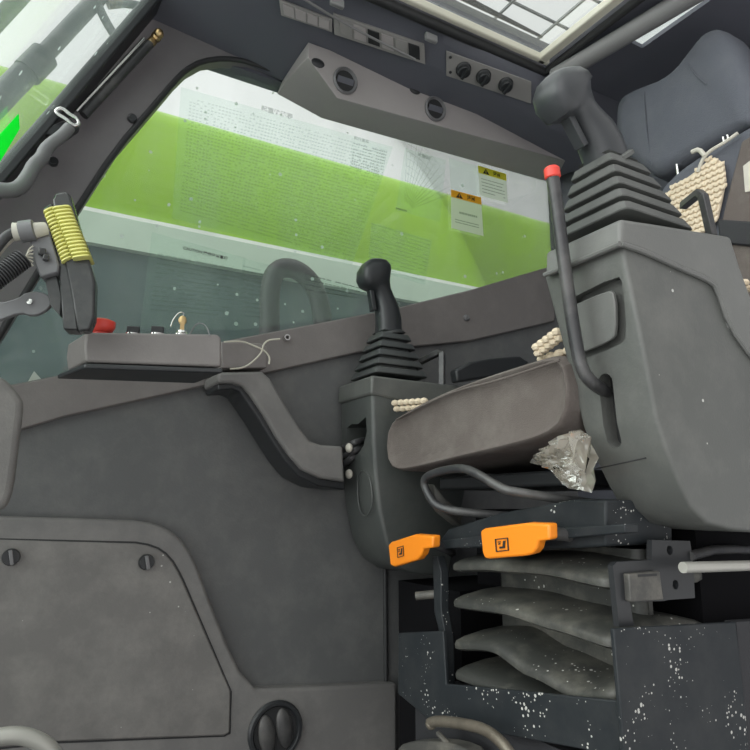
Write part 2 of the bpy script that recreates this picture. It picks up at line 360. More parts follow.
# telescopic bar with loop seen through the windshield
tb = thing('telescopic_guard_bar', PY(40, 60, 1.9), 'grey telescopic bar with bracket loop outside the sloping windshield', 'guard bar')
b = MB(); b.tube(ys(1.9, (-60, 160), (36, 62)), .034, 16); b.build('outer_sleeve', 'bargrey', tb)
b = MB(); b.tube(ys(1.9, (30, 70), (100, -5), (130, -40)), .025, 16); b.build('inner_bar', 'bargrey', tb)
b = MB(); b.lathe(PY(38, 62, 1.9), PY(40, 60, 1.9)-PY(20, 80, 1.9), [(.03, -.05), (.039, -.05), (.039, .03), (.026, .03)], 16); b.build('collar', 'bargrey', tb)
b = MB(); b.tube(ys(1.9, (98, 5), (104, 18), (112, 32), (118, 40), (132, 33)), .013, smooth=2); b.tube(ys(1.9, (108, 5), (125, 3), (140, 6), (152, 14)), .013, smooth=2); b.build('bracket_loop', 'bargrey', tb)
b = MB(); b.tube(ys(1.8, (-20, 40), (34, -18)), .022, 12)
tag(b.build('roof_guard_rail', 'gasket'), 'dark slanting rail outside at the top left corner', 'rail')

# ============================================================ OVERHEAD CONSOLE
def LX(p, q, x): t = (x-p.x)/(q.x-p.x); return p+(q-p)*t
rp, rq = PY(423, 63, 1.28), PY(567, 137, 1.28)
ridge = lambda x: LX(rp, rq, x)
oc = thing('overhead_console', (.9, 1.35, 1.95), 'dark overhead console along the roof edge with vents and switches', 'console')
XA, XB = .22, 1.6
def sec(x):
    r_ = ridge(x); zt_ = LX(PY(322, 118, 1.5), PY(545, 182, 1.5), x).z
    return [V((x, 1.175, 2.0)), V((x, 1.215, r_.z+.028)), V((x, 1.272, r_.z+.004)), r_+V((0, .006, -.002)), V((x, 1.545, max(zt_+.04, r_.z-.03))), V((x, 1.545, 2.07)), V((x, 1.19, 2.07))]
MB().loft([sec(XA), sec(.6), sec(.9), sec(XB)]).build('housing', 'over', oc, bevel=.006)
# hanging air duct: pale slanting face with the vents, darker underside
da, db = PY(308, 57, 1.375), PY(560, 141, 1.375); ea, eb = PY(337, 98, 1.39), PY(556, 158, 1.39); ua, ub = PY(322, 118, 1.543), PY(546, 181, 1.543)
la = PY(289, 77, 1.46)
ext = lambda p, q, x=1.6: LX(p, q, x)
d1, e1, u1 = ext(da, db), ext(ea, eb), ext(ua, ub)
back = lambda p, z=1.99: V((p.x, 1.545, z))
m_ = MB()
m_.add([da, ea, ua, la, d1, e1, u1, back(da, 1.97), back(d1), back(ua, ua.z), back(u1, u1.z), V((da.x, da.y, 1.97)), V((d1.x, d1.y, 1.99)), V((la.x, 1.545, la.z))],
       [[0, 1, 5, 4], [1, 2, 6, 5], [0, 3, 2, 1], [2, 9, 10, 6], [3, 13, 9, 2], [0, 11, 7, 13, 3], [7, 8, 10, 9, 13], [4, 12, 11, 0], [11, 12, 8, 7], [4, 5, 6, 10, 8, 12]])
m_.build('air_duct', 'duct', oc, bevel=.007, seg=3)
dn = (ea-da).cross(db-da).normalized()
if dn.y > 0: dn = -dn
dv = (db-da).normalized(); du = dn.cross(dv)
for px, py in ((345, 81), (435, 109)):
    c = PL(px, py, da, dn)
    vo = MB().lathe(c, dn, [(.026, -.004), (.034, -.004), (.036, .004), (.032, .008), (.028, .004), (.026, -.004)]).build('air_vent', 'grey', oc)
    k = MB(); k.lathe(c-dn*.001, dn, [(.0275, -.004), (.0275, .0015)]); k.build('vent_throat', 'gasket', vo)
    k = MB(); k.box(c+dn*.003, (.048, .016, .004), (dv, (du*.9+dn*.5).normalized(), (dn*.9-du*.5).normalized())); k.build('louvre', 'over', vo, bevel=.001)
for px, py in ((318, 63), (415, 90)):
    c = PL(px, py, da, dn); MB().ball(c, .019, .012, .003, 14, 7, (dv, du, dn)).build('finger_recess', 'black', oc)
# plane of the upper face for the switch panels
h0 = V((.9, 1.272, ridge(.9).z+.004)); h1 = V((.9, 1.215, ridge(.9).z+.028)); hv = (rq-rp).normalized(); hn = (h1-h0).cross(hv).normalized()
if hn.z > 0: hn = -hn
hu = hn.cross(hv)
def HP(x, y): return PL(x, y, h0, hn)
def hplate(px, name, m, th=.006, off=0, parent=oc, bevel=.0015): return MB().prism([HP(*q)+hn*off for q in px], hn*th).build(name, m, parent, bevel=bevel)
for name, px in (('warning_lamp_panel', [(279, -2), (332, 18), (332, 31), (281, 14)]), ('switch_panel', [(333, 12), (424, 43), (425, 63), (334, 33)])):
    t = hplate(px, name, 'panel', .008)
    A, B, C_, D = [HP(*q) for q in px]
    nseg = 4 if name[0] == 'w' else 6
    for k in range(nseg):
        def at(u, v): return (A+(B-A)*u)+((D+(C_-D)*u)-(A+(B-A)*u))*v
        u0, u1_ = .05+k*.9/nseg+.012, .05+(k+1)*.9/nseg-.012
        MB().prism([at(*q)+hn*.007 for q in ((u0, .16), (u1_, .16), (u1_, .84), (u0, .84))], hn*.004).build('switch' if nseg == 6 else 'indicator_lamp', ('panel', 'duct', 'black', 'duct', 'panel', 'black')[k] if nseg == 6 else 'duct', t, bevel=.001)
kp = hplate([(446, 50), (531, 81), (531, 103), (446, 75)], 'knob_panel', 'panel', .005)
for q in ((450, 56), (450, 71)): MB().lathe(HP(*q), hn, [(.004, 0), (.004, .007), (.001, .008)], 10).build('screw', 'black', kp)
for q in ((463, 68), (483, 75), (505, 83)):
    c = HP(*q)+hn*.004
    kb = MB().lathe(c, hn, [(.021, 0), (.021, .005), (.018, .008), (.017, .018), (.015, .02), (0, .02)]).build('rotary_knob', 'black', kp)
    MB().box(c+hn*.022, (.008, .032, .014), (hv, hu, hn)).build('pointer_bar', 'black', kb, bevel=.001)
for q in ((337, 3), (431, 38)):
    c = PY(*q, 1.2); MB().box(c, (.035, .012, .02)).build('blind_clip', 'tube', oc, bevel=.003)
b = MB(); b.tube([PY(300, -8, 1.24)+V((0, 0, -.012)), PY(345, 22, 1.245)+V((0, 0, -.006)), PY(415, 58, 1.25)+V((0, 0, -.004))], .003, 8, smooth=1)
tag(b.build('loose_thin_cord', 'tube'), 'thin grey cord hanging across the overhead switch panels', 'cord')
# strut lying outside over the skylight
b = MB(); b.tube([PZ(440, -14, 2.09), PZ(542, 37, 2.09)], [.010, .004], 10)
tag(b.build('skylight_wiper', 'black'), 'black wiper arm lying across the skylight grid', 'wiper')

# ============================================================ PILLAR FITTINGS
gs = thing('gas_strut', PY(120, 78, 1.47), 'slim gas strut with a brass end along the front pillar', 'gas strut')
p, q = PY(82, 117, 1.475), PY(156, 37, 1.475)
b = MB(); b.tube([p+(q-p)*.02, p+(q-p)*.93], .0105, 12); b.build('cylinder', 'steel2', gs)
off = V((-.013, -.006, .006)); b = MB(); b.tube([p+off, p+off+(q-p)*.9], .0045, 10); b.build('piston_rod', 'chrome', gs)
b = MB(); b.lathe(q-(q-p).normalized()*.03, q-p, [(.007, 0), (.011, .004), (.011, .016), (.008, .02), (.012, .026), (.012, .036), (.004, .042)], 12); b.ball(q+V((.004, -.01, .004)), .012); b.build('end_fitting', 'brass', gs)
lt = thing('windshield_latch', PY(60, 125, 1.44), 'grey windshield latch lever with chrome catch on the front frame', 'latch')
b = MB(); b.prism(ys(1.44, (60, 94), (62, 108), (44, 128), (70, 118), (80, 128), (66, 138), (46, 134), (0, 172), (0, 160)), (0, .02, 0)); b.build('catch_plate', 'black', lt, bevel=.002)
b = MB(); b.tube(ys(1.425, (56, 110), (62, 108), (70, 115), (78, 119), (79, 125), (73, 126), (66, 119), (57, 114)), .0045, 10, closed=True, smooth=1); b.build('catch_ring', 'chrome', lt)
lp = [(70, 127), (62, 136), (52, 143), (45, 150), (42, 158), (34, 165), (30, 174), (22, 186), (12, 191), (-4, 190)]
b = MB(); b.tube(ys(1.41, *lp), [.012, .016], 10, smooth=1); b.build('lever', 'grey', lt)
for q in ((132, 119), (53, 162)):
    MB().lathe(PY(*q, 1.527), (0, -1, 0), [(.011, -.004), (.011, .006), (.008, .009), (0, .009)], 14).build('trim_cap', 'black', bpy.data.objects['trim_4'])

# ============================================================ CONTROL BOX
bn = V((-.27, -.96, 0)).normalized(); b0 = PY(150, 348, 1.26)
def BX(x, y): return PL(x, y, b0, bn)
cb = thing('control_box', BX(150, 364), 'grey control box with buttons mounted below the side window', 'control box')
dep = V((-.02, .115, 0))
f_ = [BX(86, 332), BX(218, 334), BX(222, 338), BX(222, 367), BX(86, 362), BX(84, 347)]
MB().prism(f_, dep).build('enclosure', 'sill', cb, bevel=.005, seg=3)
lo = [BX(85, 362.5)+bn*.004, BX(223, 367.5)+bn*.004]
MB().prism([lo[0]+V((0, 0, -.002)), lo[1]+V((0, 0, -.002)), lo[1]+V((-.02, .125, -.004)), lo[0]+V((-.035, .125, -.004))], (0, 0, -.010)).build('base_plate', 'black', cb, bevel=.003)
bu = V((-bn.y, bn.x, 0)); 
if bu.x < 0: bu = -bu
def top(x, d=.035): return BX(x, 332)-bn*d+V((0, 0, -.001))
c = top(98)
es = MB().lathe(c, Z1, [(.014, -.002), (.014, .008), (.02, .011), (.025, .02), (.025, .030), (.016, .034), (0, .034)]).build('emergency_stop_button', 'red', cb)
for x in (131, 156):
    c = top(x)
    kb = MB().lathe(c, Z1, [(.015, -.002), (.015, .006), (.012, .008), (0, .008)]).build('knob_collar', 'chrome', cb)
    MB().box(c+V((0, 0, .014)), (.024, .011, .014), (bu, bn, Z1)).build('selector_knob', 'black', kb, bevel=.002)
c = top(181)
lk = MB().lathe(c, Z1, [(.015, -.002), (.015, .004), (.012, .006), (.010, .012), (0, .012)]).build('key_lock', 'chrome', cb)
kk = thing('ignition_key', c+V((0, 0, .012)), 'small brass key with wire ring standing in the control box lock', 'key')
b = MB(); b.box(c+V((0, 0, .022)), (.003, .008, .022), (bn, bu, Z1)); b.ball(c+V((0, 0, .034)), .003, .008, .010, 12, 8, (bn, bu, Z1)); b.build('key_bow', 'brass', kk)
b = MB(); rc = c+V((0, 0, .038)); b.tube([rc+bu*(-.004), rc+bu*.004+V((0, 0, .01)), rc-bu*.006+V((0, 0, .014)), rc-bu*.018-V((0, 0, .002)), rc-bu*.022-V((0, 0, .018))], .0012, 6, smooth=2); b.build('key_ring', 'chrome', kk)
b = MB(); b.tube([c+bu*.014+V((0, 0, .004)), BX(196, 319)-bn*.03, BX(204, 321)-bn*.02, BX(208, 328)-bn*.01, BX(209.5, 336)+bn*.002], .0013, 6, smooth=2); b.build('key_wire', 'grey', kk)
MB().prism([PY(x, y, 1.42) for x, y in ((221, 342), (260, 343), (268, 347), (267, 368), (222, 368))], (0, .10, 0)).build('mounting_bracket', 'sill', cb, bevel=.003)
# loose wire hanging by the bracket
lw = thing('loose_wire', PY(262, 355, 1.41), 'thin pale wire with ring terminal looped over the box bracket', 'wire')
b = MB(); b.tube(ys(1.405, (224, 342), (242, 341), (252, 345), (264, 350), (270, 357), (269, 364)), .002, 6, smooth=2); b.tube(ys(1.405, (230, 369), (244, 368), (255, 360), (262, 352), (263, 345), (268, 340), (280, 339)), .002, 6, smooth=2); b.build('wire_strand', 'wire', lw)
b = MB(); b.lathe(PY(286, 338, 1.528), (0, -1, 0), [(.005, -.008), (.008, -.008), (.008, .01), (.005, .01), (.005, -.008)], 12); b.build('ring_terminal', 'chrome', lw)

# ============================================================ DUCT ARM on the wall
up_ = [(218, 372), (262, 371), (270, 378), (284, 402), (300, 428), (310, 441), (322, 445), (343, 446)]
dn_ = [(345, 482), (320, 478), (302, 469), (290, 455), (278, 438), (264, 414), (252, 396), (243, 386), (234, 383), (218, 383)]
am = thing('duct_arm', PY(300, 450, 1.45), 'bent grey cable duct arm on the wall leading to the far console', 'cable duct')
MB().prism(ys(1.42, *up_, *dn_), (0, .115, 0)).build('duct_cover', 'trim', am, bevel=.007, seg=3)
dn2 = [(345, 490), (318, 486), (298, 476), (285, 461), (272, 441), (258, 418), (247, 402), (240, 392), (232, 389), (218, 390)]
MB().prism(ys(1.435, *dn_[:], *dn2[::-1]), (0, .10, 0)).build('lower_lip', 'black', am, bevel=.004)

# ============================================================ HATCH
hp = thing('access_hatch', PY(115, 640, WY-.03), 'grey wall hatch cover with two slotted thumb screws', 'hatch cover')
a = ys(WY-.034, *hatch_px); a[0].x = a[-1].x = -.3
MB().prism(a, (0, .02, 0)).build('cover', 'hatch', hp, bevel=.004, seg=3)
cc = sum(a, V())/len(a)
b = MB(); ring = [p+(p-cc).normalized()*.004+V((0, .0035, 0)) for p in a]; b.prism(ring, (0, .012, 0)); b.build('seal', 'gasket', hp)
for q in ((11, 557), (146, 562)):
    c = PY(*q, WY-.034)
    s_ = MB().lathe(c, (0, -1, 0), [(.0165, -.003), (.0165, .008), (.0145, .013), (0, .013)], 24).build('thumb_screw', 'black', hp)
    MB().box(c+V((0, -.016, 0)), (.007, .012, .03), (V((.94, 0, .2)), Y1, V((-.2, 0, .94)))).build('finger_tab', 'grey', s_, bevel=.001)
# round vent in the bottom band
c = PY(275, 731, WY-.032)
rv = thing('round_air_vent', c, 'round black louvred vent low on the grey wall', 'vent')
MB().lathe(c, (0, -1, 0), [(.052, -.004), (.064, -.004), (.066, .004), (.062, .010), (.056, .010), (.052, .004), (.052, -.004)], 36).build('bezel', 'black', rv)
MB().lathe(c, (0, -1, 0), [(.053, -.004), (.053, .002)], 36).build('throat', 'gasket', rv)
for sx in (-1, 1):
    k = MB(); a_ = V((math.cos(.2), 0, math.sin(.2))); b_ = V((-math.sin(.2), 0, math.cos(.2))); k.ball(c+a_*(sx*.0215)+V((0, -.004, 0)), .020, .010, .044, 18, 11, (a_, Y1, b_)); k.build('flap', 'steel2', rv, bevel=.002)
# grey rounded housing at the left edge
mh = [(-60, 375), (-6, 373), (8, 380), (22, 397), (24, 405), (22, 425), (19, 450), (14, 490), (8, 506), (-4, 514), (-60, 520)]
o = MB().prism(smoothpoly(ys(1.2, *mh), 1), (0, .12, 0)).build('rounded_plastic_housing', 'hatch', bevel=.012, seg=4)
tag(o, 'dusty grey rounded housing cut off by the left picture edge', 'housing')
# pale ring at the bottom left
b = MB(); b.tube(ys(1.3, (-40, 760), (-25, 744), (0, 736), (22, 735), (42, 742), (55, 754), (58, 775)), .014, 12, smooth=2)
tag(b.build('curved_grab_bar', 'rod'), 'pale curved bar end at the bottom left corner', 'bar')
MB().lathe(PY(466, 318, WY-.016), (0, -1, 0), [(.010, -.004), (.010, .005), (.006, .009), (0, .009)], 14).build('trim_cap', 'grey', bpy.data.objects['trim_1'])

# ============================================================ JOYSTICKS
def joystick(base, sx, sy, h, lean, gl, mb, mg, label, turn=0.0, topc=(0, 0), gs_=1.0):
    """base: centre of the boot's foot; lean: tilt vector of the grip; gl: grip length."""
    t = thing('joystick', base, label, 'joystick', None)
    base = V(base); b = MB(); n = 5; rings = []
    tc_ = V((topc[0], topc[1], 0))
    def rect(z, k, ex=0):
        a_, c_ = sx/2*k+ex, sy/2*k+ex; o = base+tc_*(z/h)+V((0, 0, z))
        return rrect(o, X1, Y1, a_, c_, min(a_, c_)*.16, 3)
    ks = [1-.53*(i/n)**1.02 for i in range(n+1)]
    for i in range(n):
        z0, z1 = h*i/n, h*(i+1)/n; d = z1-z0
        rings += [rect(z0, ks[i], -.009 if i else .002), rect(z0+d*.03, ks[i], .003), rect(z0+d*.10, ks[i], .0035), rect(z0+d*.66, ks[i]*.5+ks[i+1]*.5, .001), rect(z0+d*.74, ks[i+1], -.002), rect(z0+d*.82, ks[i+1], -.009)]
    rings += [rect(h, ks[n]), rect(h+.004, ks[n]*.7)]
    b.loft(rings); b.build('boot', mb, t, bevel=0, ang=28)
    g0 = base+tc_+V((0, 0, h)); ax = (V(lean)+V((0, 0, 1))).normalized()
    fx = (X1*math.cos(turn)+Y1*math.sin(turn)); fx = (fx-ax*fx.dot(ax)).normalized(); fy = ax.cross(fx)
    def ov(o, a_, c_, tilt=0, ex=2.6, n_=20):
        u = (fx*math.cos(tilt)+ax*math.sin(tilt)); pts = []
        for k in range(n_):
            q = 2*math.pi*k/n_; cx, sx_ = math.cos(q), math.sin(q)
            pts.append(o+u*(a_*math.copysign(abs(cx)**(2/ex), cx))+fy*(c_*math.copysign(abs(sx_)**(2/ex), sx_)))
        return pts
    def at(x, z): return g0+fx*x*gs_+ax*(z*gl)
    G = gs_
    tl = math.atan(V(lean).length)
    R = [ov(at(0, -.02), .031*G, .027*G), ov(at(0, .03), .029*G, .025*G), ov(at(.004, .18), .028*G, .025*G), ov(at(.005, .34), .026*G, .023*G), ov(at(.001, .48), .022*G, .020*G, .05), ov(at(-.004, .57), .022*G, .020*G, .12),
         ov(at(-.011, .64), .029*G, .023*G, .28, 3), ov(at(-.015, .71), .037*G, .028*G, .36, 3.4), ov(at(-.016, .78), .039*G, .030*G, .30-tl*.4, 3.6), ov(at(-.014, .87), .036*G, .029*G, .18-tl*.4, 3.6), ov(at(-.010, .95), .027*G, .024*G, .10-tl*.4, 3.2), ov(at(-.008, .985), .017*G, .016*G, .06-tl*.4, 2.6)]
    gr = MB().loft(R).build('grip', mg, t, ang=50)
    k = MB(); k.box(at(-.031, .44), (.010*G, .016*G, .046*G), (fx, fy, ax)); k.build('trigger', mg, gr, bevel=.002)
    k = MB(); k.lathe(at(-.028, .90), (ax*.75-fx*.65), [(.005*G, 0), (.005*G, .004), (.004*G, .005), (0, .005)], 12); k.build('thumb_button', 'black', gr)
    k = MB(); k.lathe(at(0, -.03), ax, [(.034*G, 0), (.034*G, .006), (.029*G, .009)], 20); k.build('grip_collar', mb, t)
    return t

# ============================================================ NEAR CONSOLE
NY, NB = .62, .175
nc = thing('joystick_console', PY(680, 500, NY), 'large grey joystick console nearest the camera with recessed front and slot', 'console', None)
side = [(622, 240), (640, 327), (657, 417), (668, 452), (679, 480), (692, 508), (708, 524), (735, 531), (770, 533), (830, 530), (840, 420), (790, 385), (752, 356), (728, 322), (714, 284), (680, 266)]
sh = ys(NY, *side); zhi, zlo = sh[0].z, sh[5].z
body = MB().loop2(sh, [p+V((0, NB-.008-.036*max(0, min(1, (zhi-p.z)/(zhi-zlo))), 0)) for p in sh]).build('shell', 'pod', nc, bevel=.007, seg=3)
fp0 = PY(622, 243, NY); fp1 = PY(657, 417, NY); fv = (fp0-fp1).normalized(); fn = fv.cross(Y1).normalized()
if fn.x > 0: fn = -fn
def FP(x, y, d=0): return PL(x, y, fp0+fn*d, fn)
# recessed pocket and slot carved into the front
pk = smoothpoly([FP(*q) for q in ((563, 302), (617, 275), (622, 283), (626, 336), (620, 345), (575, 362), (569, 355))], 1)
c1 = MB().prism([p+fn*.03 for p in pk], -fn*.052).build('cutter', 'pod')
s0, s1 = FP(605, 382), FP(612, 440)
sv = (s1-s0).normalized(); sw = sv.cross(fn).normalized()
def capsule(a_, b_, r_, n_=8):
    pts = [a_+sw*(r_*math.cos(math.pi*k/n_))-sv*(r_*math.sin(math.pi*k/n_)) for k in range(n_+1)]
    return pts+[b_-sw*(r_*math.cos(math.pi*k/n_))+sv*(r_*math.sin(math.pi*k/n_)) for k in range(n_+1)]
c2 = MB().prism([p+fn*.03 for p in capsule(s0, s1, .0135)], -fn*.11).build('cutter', 'pod')
cut(body, c1, c2)
k = MB(); pp = smoothpoly([FP(*q, -.010) for q in ((570, 308), (611, 290), (618, 293), (619, 334), (613, 341), (580, 355), (574, 350))], 1); k.prism(pp, fn*.008); k.build('pocket_lid', 'lid', nc, bevel=.002)
k = MB(); k.prism([p-fn*.03 for p in capsule(s0, s1, .0134)], -fn*.004); k.build('slot_shade_plate', 'gasket', nc)  # black plate added inside the slot to paint its deep shade
k = MB(); k.tube([FP(595, 469, .001), FP(646, 458, .001)], .0012, 6); k.build('panel_seam', 'gasket', nc)
# lid: wedge on top that sweeps down behind along the side
lid = [(621, 218), (660, 224), (731, 236), (741, 268), (752, 298), (792, 338), (842, 372), (840, 425), (792, 391), (754, 361), (729, 326), (716, 287), (708, 280), (680, 268), (645, 252), (621, 244)]
lb = MB(); a = ys(NY-.004, *lid); lb.prism(a, (0, NB-.016, 0)); lb.build('lid', 'lid', nc, bevel=.007, seg=3)
seam = [(621, 244), (645, 252), (680, 268), (708, 280), (716, 287), (729, 326), (754, 361), (792, 391)]
k = MB(); k.tube(ys(NY-.003, *seam), .0045, 8, smooth=1); k.tube([a[15]+V((-.002, 0, 0)), a[15]+V((-.002, NB-.018, 0))], .0045, 8); k.build('lid_rim', 'lid', nc)
k = MB(); k.tube([PY(683, 206, .76), PY(699, 193, .70), PY(703, 196, .68), PY(712, 236, .68)], .0105, 4); k.build('guard_bracket', 'steel2', nc, bevel=.002)
bf = PY(625, 207, NY+.015); bs = .165
joystick((bf.x+bs/2, bf.y+.072, bf.z-.004), bs, .15, .128, (-.74, -.02, 0), .178, 'rubber', 'grip', 'big joystick nearest the camera with grey pleated boot and leaning grip', topc=(-.026, .0), gs_=1.36)
# safety lever
sl = thing('safety_lever', FP(608, 392), 'black bent safety lever with red tip before the near console', 'lever', None)
lv = [PY(552, 172, .70), PY(556, 200, .70), PY(567, 285, .705), PY(577, 350, .71)]
ap = FP(606, 392, -.022); kx = [lv[3], PY(583, 372, .705), PY(592, 383, .70), ap]
k = MB(); k.tube([lv[0], lv[1], lv[2]]+kx, .0105, 12, smooth=2); k.build('bar', 'steel2', sl)
k = MB(); k.lathe(lv[0]-(lv[1]-lv[0]).normalized()*.008, lv[1]-lv[0], [(0, 0), (.010, 0), (.0128, .003), (.0128, .017), (.011, .019)], 16); k.build('tip_cap', 'red', sl)

# ============================================================ FAR CONSOLE
FY = 1.36
fc = thing('joystick_console', PY(385, 560, FY), 'dark joystick console against the wall with a torn cable opening', 'console', None)
side = [(372, 392), (373, 440), (375, 475), (379, 510), (386, 542), (396, 562), (412, 573), (450, 578), (470, 470), (470, 400), (395, 395)]
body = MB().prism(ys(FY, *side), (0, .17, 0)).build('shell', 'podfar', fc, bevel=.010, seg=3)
gp0 = PY(372, 405, FY); gp1 = PY(375, 475, FY); gv = (gp0-gp1).normalized(); gn = gv.cross(Y1).normalized()
if gn.x > 0: gn = -gn
def GP(x, y, d=0): return PL(x, y, gp0+gn*d, gn)
c1 = MB().prism([GP(*q)+gn*.03 for q in ((347, 428), (352, 424), (358, 424), (366, 417), (367, 432), (364, 446), (358, 454), (350, 458), (347, 450))], -gn*.10).build('cutter', 'podfar')
cut(body, c1)
fl = MB(); a = ys(FY-.004, (372, 375), (412, 380), (462, 386), (475, 395), (475, 430), (455, 417), (415, 405), (395, 400), (371, 394)); fl.prism(a, (0, .178, 0)); fl.build('lid', 'pod', fc, bevel=.006, seg=3)
k = MB(); k.tube([GP(365, 470, .001), GP(371, 480, .001), GP(373, 505, .001), GP(367, 518, .001), GP(359, 512, .001), GP(357, 485, .001), GP(359, 472, .001)], .002, 6, closed=True, smooth=2); k.build('oval_emblem', 'podfar', fc)
k = MB(); k.tube([PY(420, 362, 1.46), PY(440, 352, 1.40), PY(442, 353, 1.37), PY(442, 386, 1.37)], .011, 4); k.build('guard_bracket', 'steel2', fc, bevel=.002)
fb = PY(377, 370, FY+.012)
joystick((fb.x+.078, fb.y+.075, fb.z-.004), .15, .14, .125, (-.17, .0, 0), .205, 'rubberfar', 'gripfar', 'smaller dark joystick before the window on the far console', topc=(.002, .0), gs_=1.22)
cbx = thing('cable_bundle', GP(352, 455), 'black cables with silver clips poking from the far console opening', 'cables')
for i, (p, q) in enumerate((((366, 440), (346, 447)), ((366, 447), (346, 456)), ((362, 452), (346, 463)))):
    k = MB(); k.tube([GP(*p, -.05), GP((p[0]+q[0])/2, (p[1]+q[1])/2-2, .004), GP(*q, .012), GP(q[0]-6, q[1]+2, .012)], .0085, 10, smooth=2); k.build('cable', 'cable', cbx)
for q in ((349, 448), (349, 474)):
    k = MB(); k.ball(GP(*q, .02), .009, .012, .012); k.build('clip', 'tape', cbx)

# ============================================================ SEAT
SX = .80
st = thing('operator_seat', (1.0, 1.05, .45), 'brown-grey suspension operator seat with headrest and rubber bellows', 'seat', None)
# cushion: crowned slab, rounded front edge
yl, yr = PX(385, 450, SX).y, PX(569, 400, SX).y
cy, cw = (yl+yr)/2, (yl-yr)/2
zbl, zbr = PX(387, 474, SX).z, PX(573, 430, SX).z
ztl, ztr = PX(384, 426, SX).z, PX(560, 352, SX).z
TT = [PX(a_, b_, SX) for a_, b_ in ((381, 427), (405, 412), (430, 399), (455, 388), (480, 379), (520, 366), (560, 353), (580, 347))]
def ztop(y):
    for p, q in zip(TT, TT[1:]):
        if y >= q.y: return p.z+(q.z-p.z)*(p.y-y)/(p.y-q.y)
    return TT[-1].z
def cush(x, grow, drop, lift):
    pts = []; nn = 13
    for k in range(nn):
        s_ = -1+2*k/(nn-1); f2 = (1+s_)/2; pts.append(V((x, cy-s_*(cw-grow), ztop(cy-s_*cw)+lift-drop-.006*abs(s_)**12)))
    for k in range(nn):
        s_ = 1-2*k/(nn-1); f2 = (1+s_)/2; pts.append(V((x, cy-s_*(cw-grow), zbl+(zbr-zbl)*f2+drop*.8+.022*abs(s_)**10)))
    return pts
rings = [cush(SX+.016, .014, .016, 0), cush(SX+.005, .008, .008, 0), cush(SX, .004, .003, 0), cush(SX+.006, .001, -.002, .0), cush(SX+.03, 0, -.006, .004), cush(SX+.12, 0, -.006, .006), cush(SX+.3, 0, -.006, .0), cush(SX+.50, 0, 0, .0)]
cu = MB().loft(rings).build('cushion', 'fabric', st, ang=60, sub=1)
k = MB(); k.tube([PX(396, 420, SX+.002), PX(408, 413, SX-.002), PX(430, 402, SX-.005), PX(455, 391, SX-.006), PX(500, 380, SX-.006), PX(560, 360, SX-.004)], .0022, 6, smooth=1); k.build('seam', 'fabric', cu)
# seat pan and top plate of the suspension
k = MB(); k.box((1.10, cy+.02, min(zbl, zbr)-.022), (.38, .42, .03)); k.build('seat_pan', 'black', st, bevel=.006)
k = MB(); k.prism(xs(.83, (440, 540), (448, 529), (500, 513), (576, 499), (606, 500), (606, 546), (580, 548), (500, 549), (444, 547)), (.16, 0, 0)); k.build('top_plate', 'steel', st, bevel=.004)
k = MB(); k.prism(xs(.815, (439, 541), (470, 537), (520, 531), (590, 526), (625, 524), (625, 533), (590, 536), (500, 546), (441, 549)), (.03, 0, 0)); k.build('plate_edge', 'steel', st, bevel=.002)
# slide handle wire
k = MB(); k.tube([PX(590, 503, .93), PX(560, 499, .86), PX(516, 492, .80), PX(502, 489, .79), PX(478, 474, .78), PX(462, 467, .78), PX(432, 473, .78), PX(423, 480, .78), PX(427, 493, .785), PX(437, 508, .79), PX(470, 513, .83), PX(520, 517, .92)], .0085, 10, smooth=2); k.build('slide_handle', 'steel2', st)
k = MB(); k.loft([rrect(p, Y1, Z1, .018, .016, .007, 4) for p in (PX(430, 492, .80), PX(440, 505, .82), PX(456, 518, .88))]); k.build('handle_clamp', 'dirty', st)
# bellows
BXF, bx1 = .82, 1.06
by0, by1 = .715, 1.12
def ringb(z, inset, wave=None, tilt=0.):
    c = V(((BXF+bx1)/2, (by0+by1)/2, 0)); pts = []
    for p in rrect(c, X1, Y1, (bx1-BXF)/2-inset, (by1-by0)/2-inset, .05, 6):
        pass
    hw, hd, r_ = (by1-by0)/2-inset*.22, (bx1-BXF)/2-inset, .02
    P_ = []
    for k2 in range(24): P_.append(V((BXF+inset, c.y+(hw-r_)*(1-2*k2/23), 0)))
    for k2 in range(1, 6): t = math.pi/2*k2/5; P_.append(V((BXF+inset+r_-r_*math.cos(t), c.y-(hw-r_)-r_*math.sin(t), 0)))
    for k2 in range(1, 10): P_.append(V((BXF+inset+r_+(2*hd-2*r_)*k2/10, c.y-hw, 0)))
    for k2 in range(0, 6): t = math.pi/2*k2/5; P_.append(V((BXF+inset+2*hd-r_+r_*math.sin(t), c.y-(hw-r_)-r_*math.cos(t), 0)))
    for k2 in range(0, 6): t = math.pi/2*k2/5; P_.append(V((BXF+inset+2*hd-r_+r_*math.cos(t), c.y+(hw-r_)+r_*math.sin(t), 0)))
    for k2 in range(1, 10): P_.append(V((BXF+inset+r_+(2*hd-2*r_)*(1-k2/10), c.y+hw, 0)))
    for k2 in range(0, 5): t = math.pi/2*k2/5; P_.append(V((BXF+inset+r_-r_*math.sin(t), c.y+(hw-r_)+r_*math.cos(t), 0)))
    for p in P_:
        s_ = (by1-p.y)/(by1-by0); p.z = z+(wave(s_) if wave else 0)
    return P_
def lerp(tab):
    def f2(s_):
        for (a_, u), (b_, v_) in zip(tab, tab[1:]):
            if s_ <= b_: t = max(0, (s_-a_)/(b_-a_)); t = t*t*(3-2*t); return u+(v_-u)*t
        return tab[-1][1]
    return f2
def zp(y, x=520): return PX(x, y, BXF).z
folds = [(zp(569), [(0, -.010), (.35, .0), (.65, .004), (1, -.004)], .050), (zp(614), [(0, -.004), (.4, .002), (.7, -.006), (1, -.014)], .048), (zp(659), [(0, -.008), (.3, .006), (.55, -.016), (.8, -.028), (1, -.012)], .055), (zp(698), [(0, 0), (1, 0)], .05)]
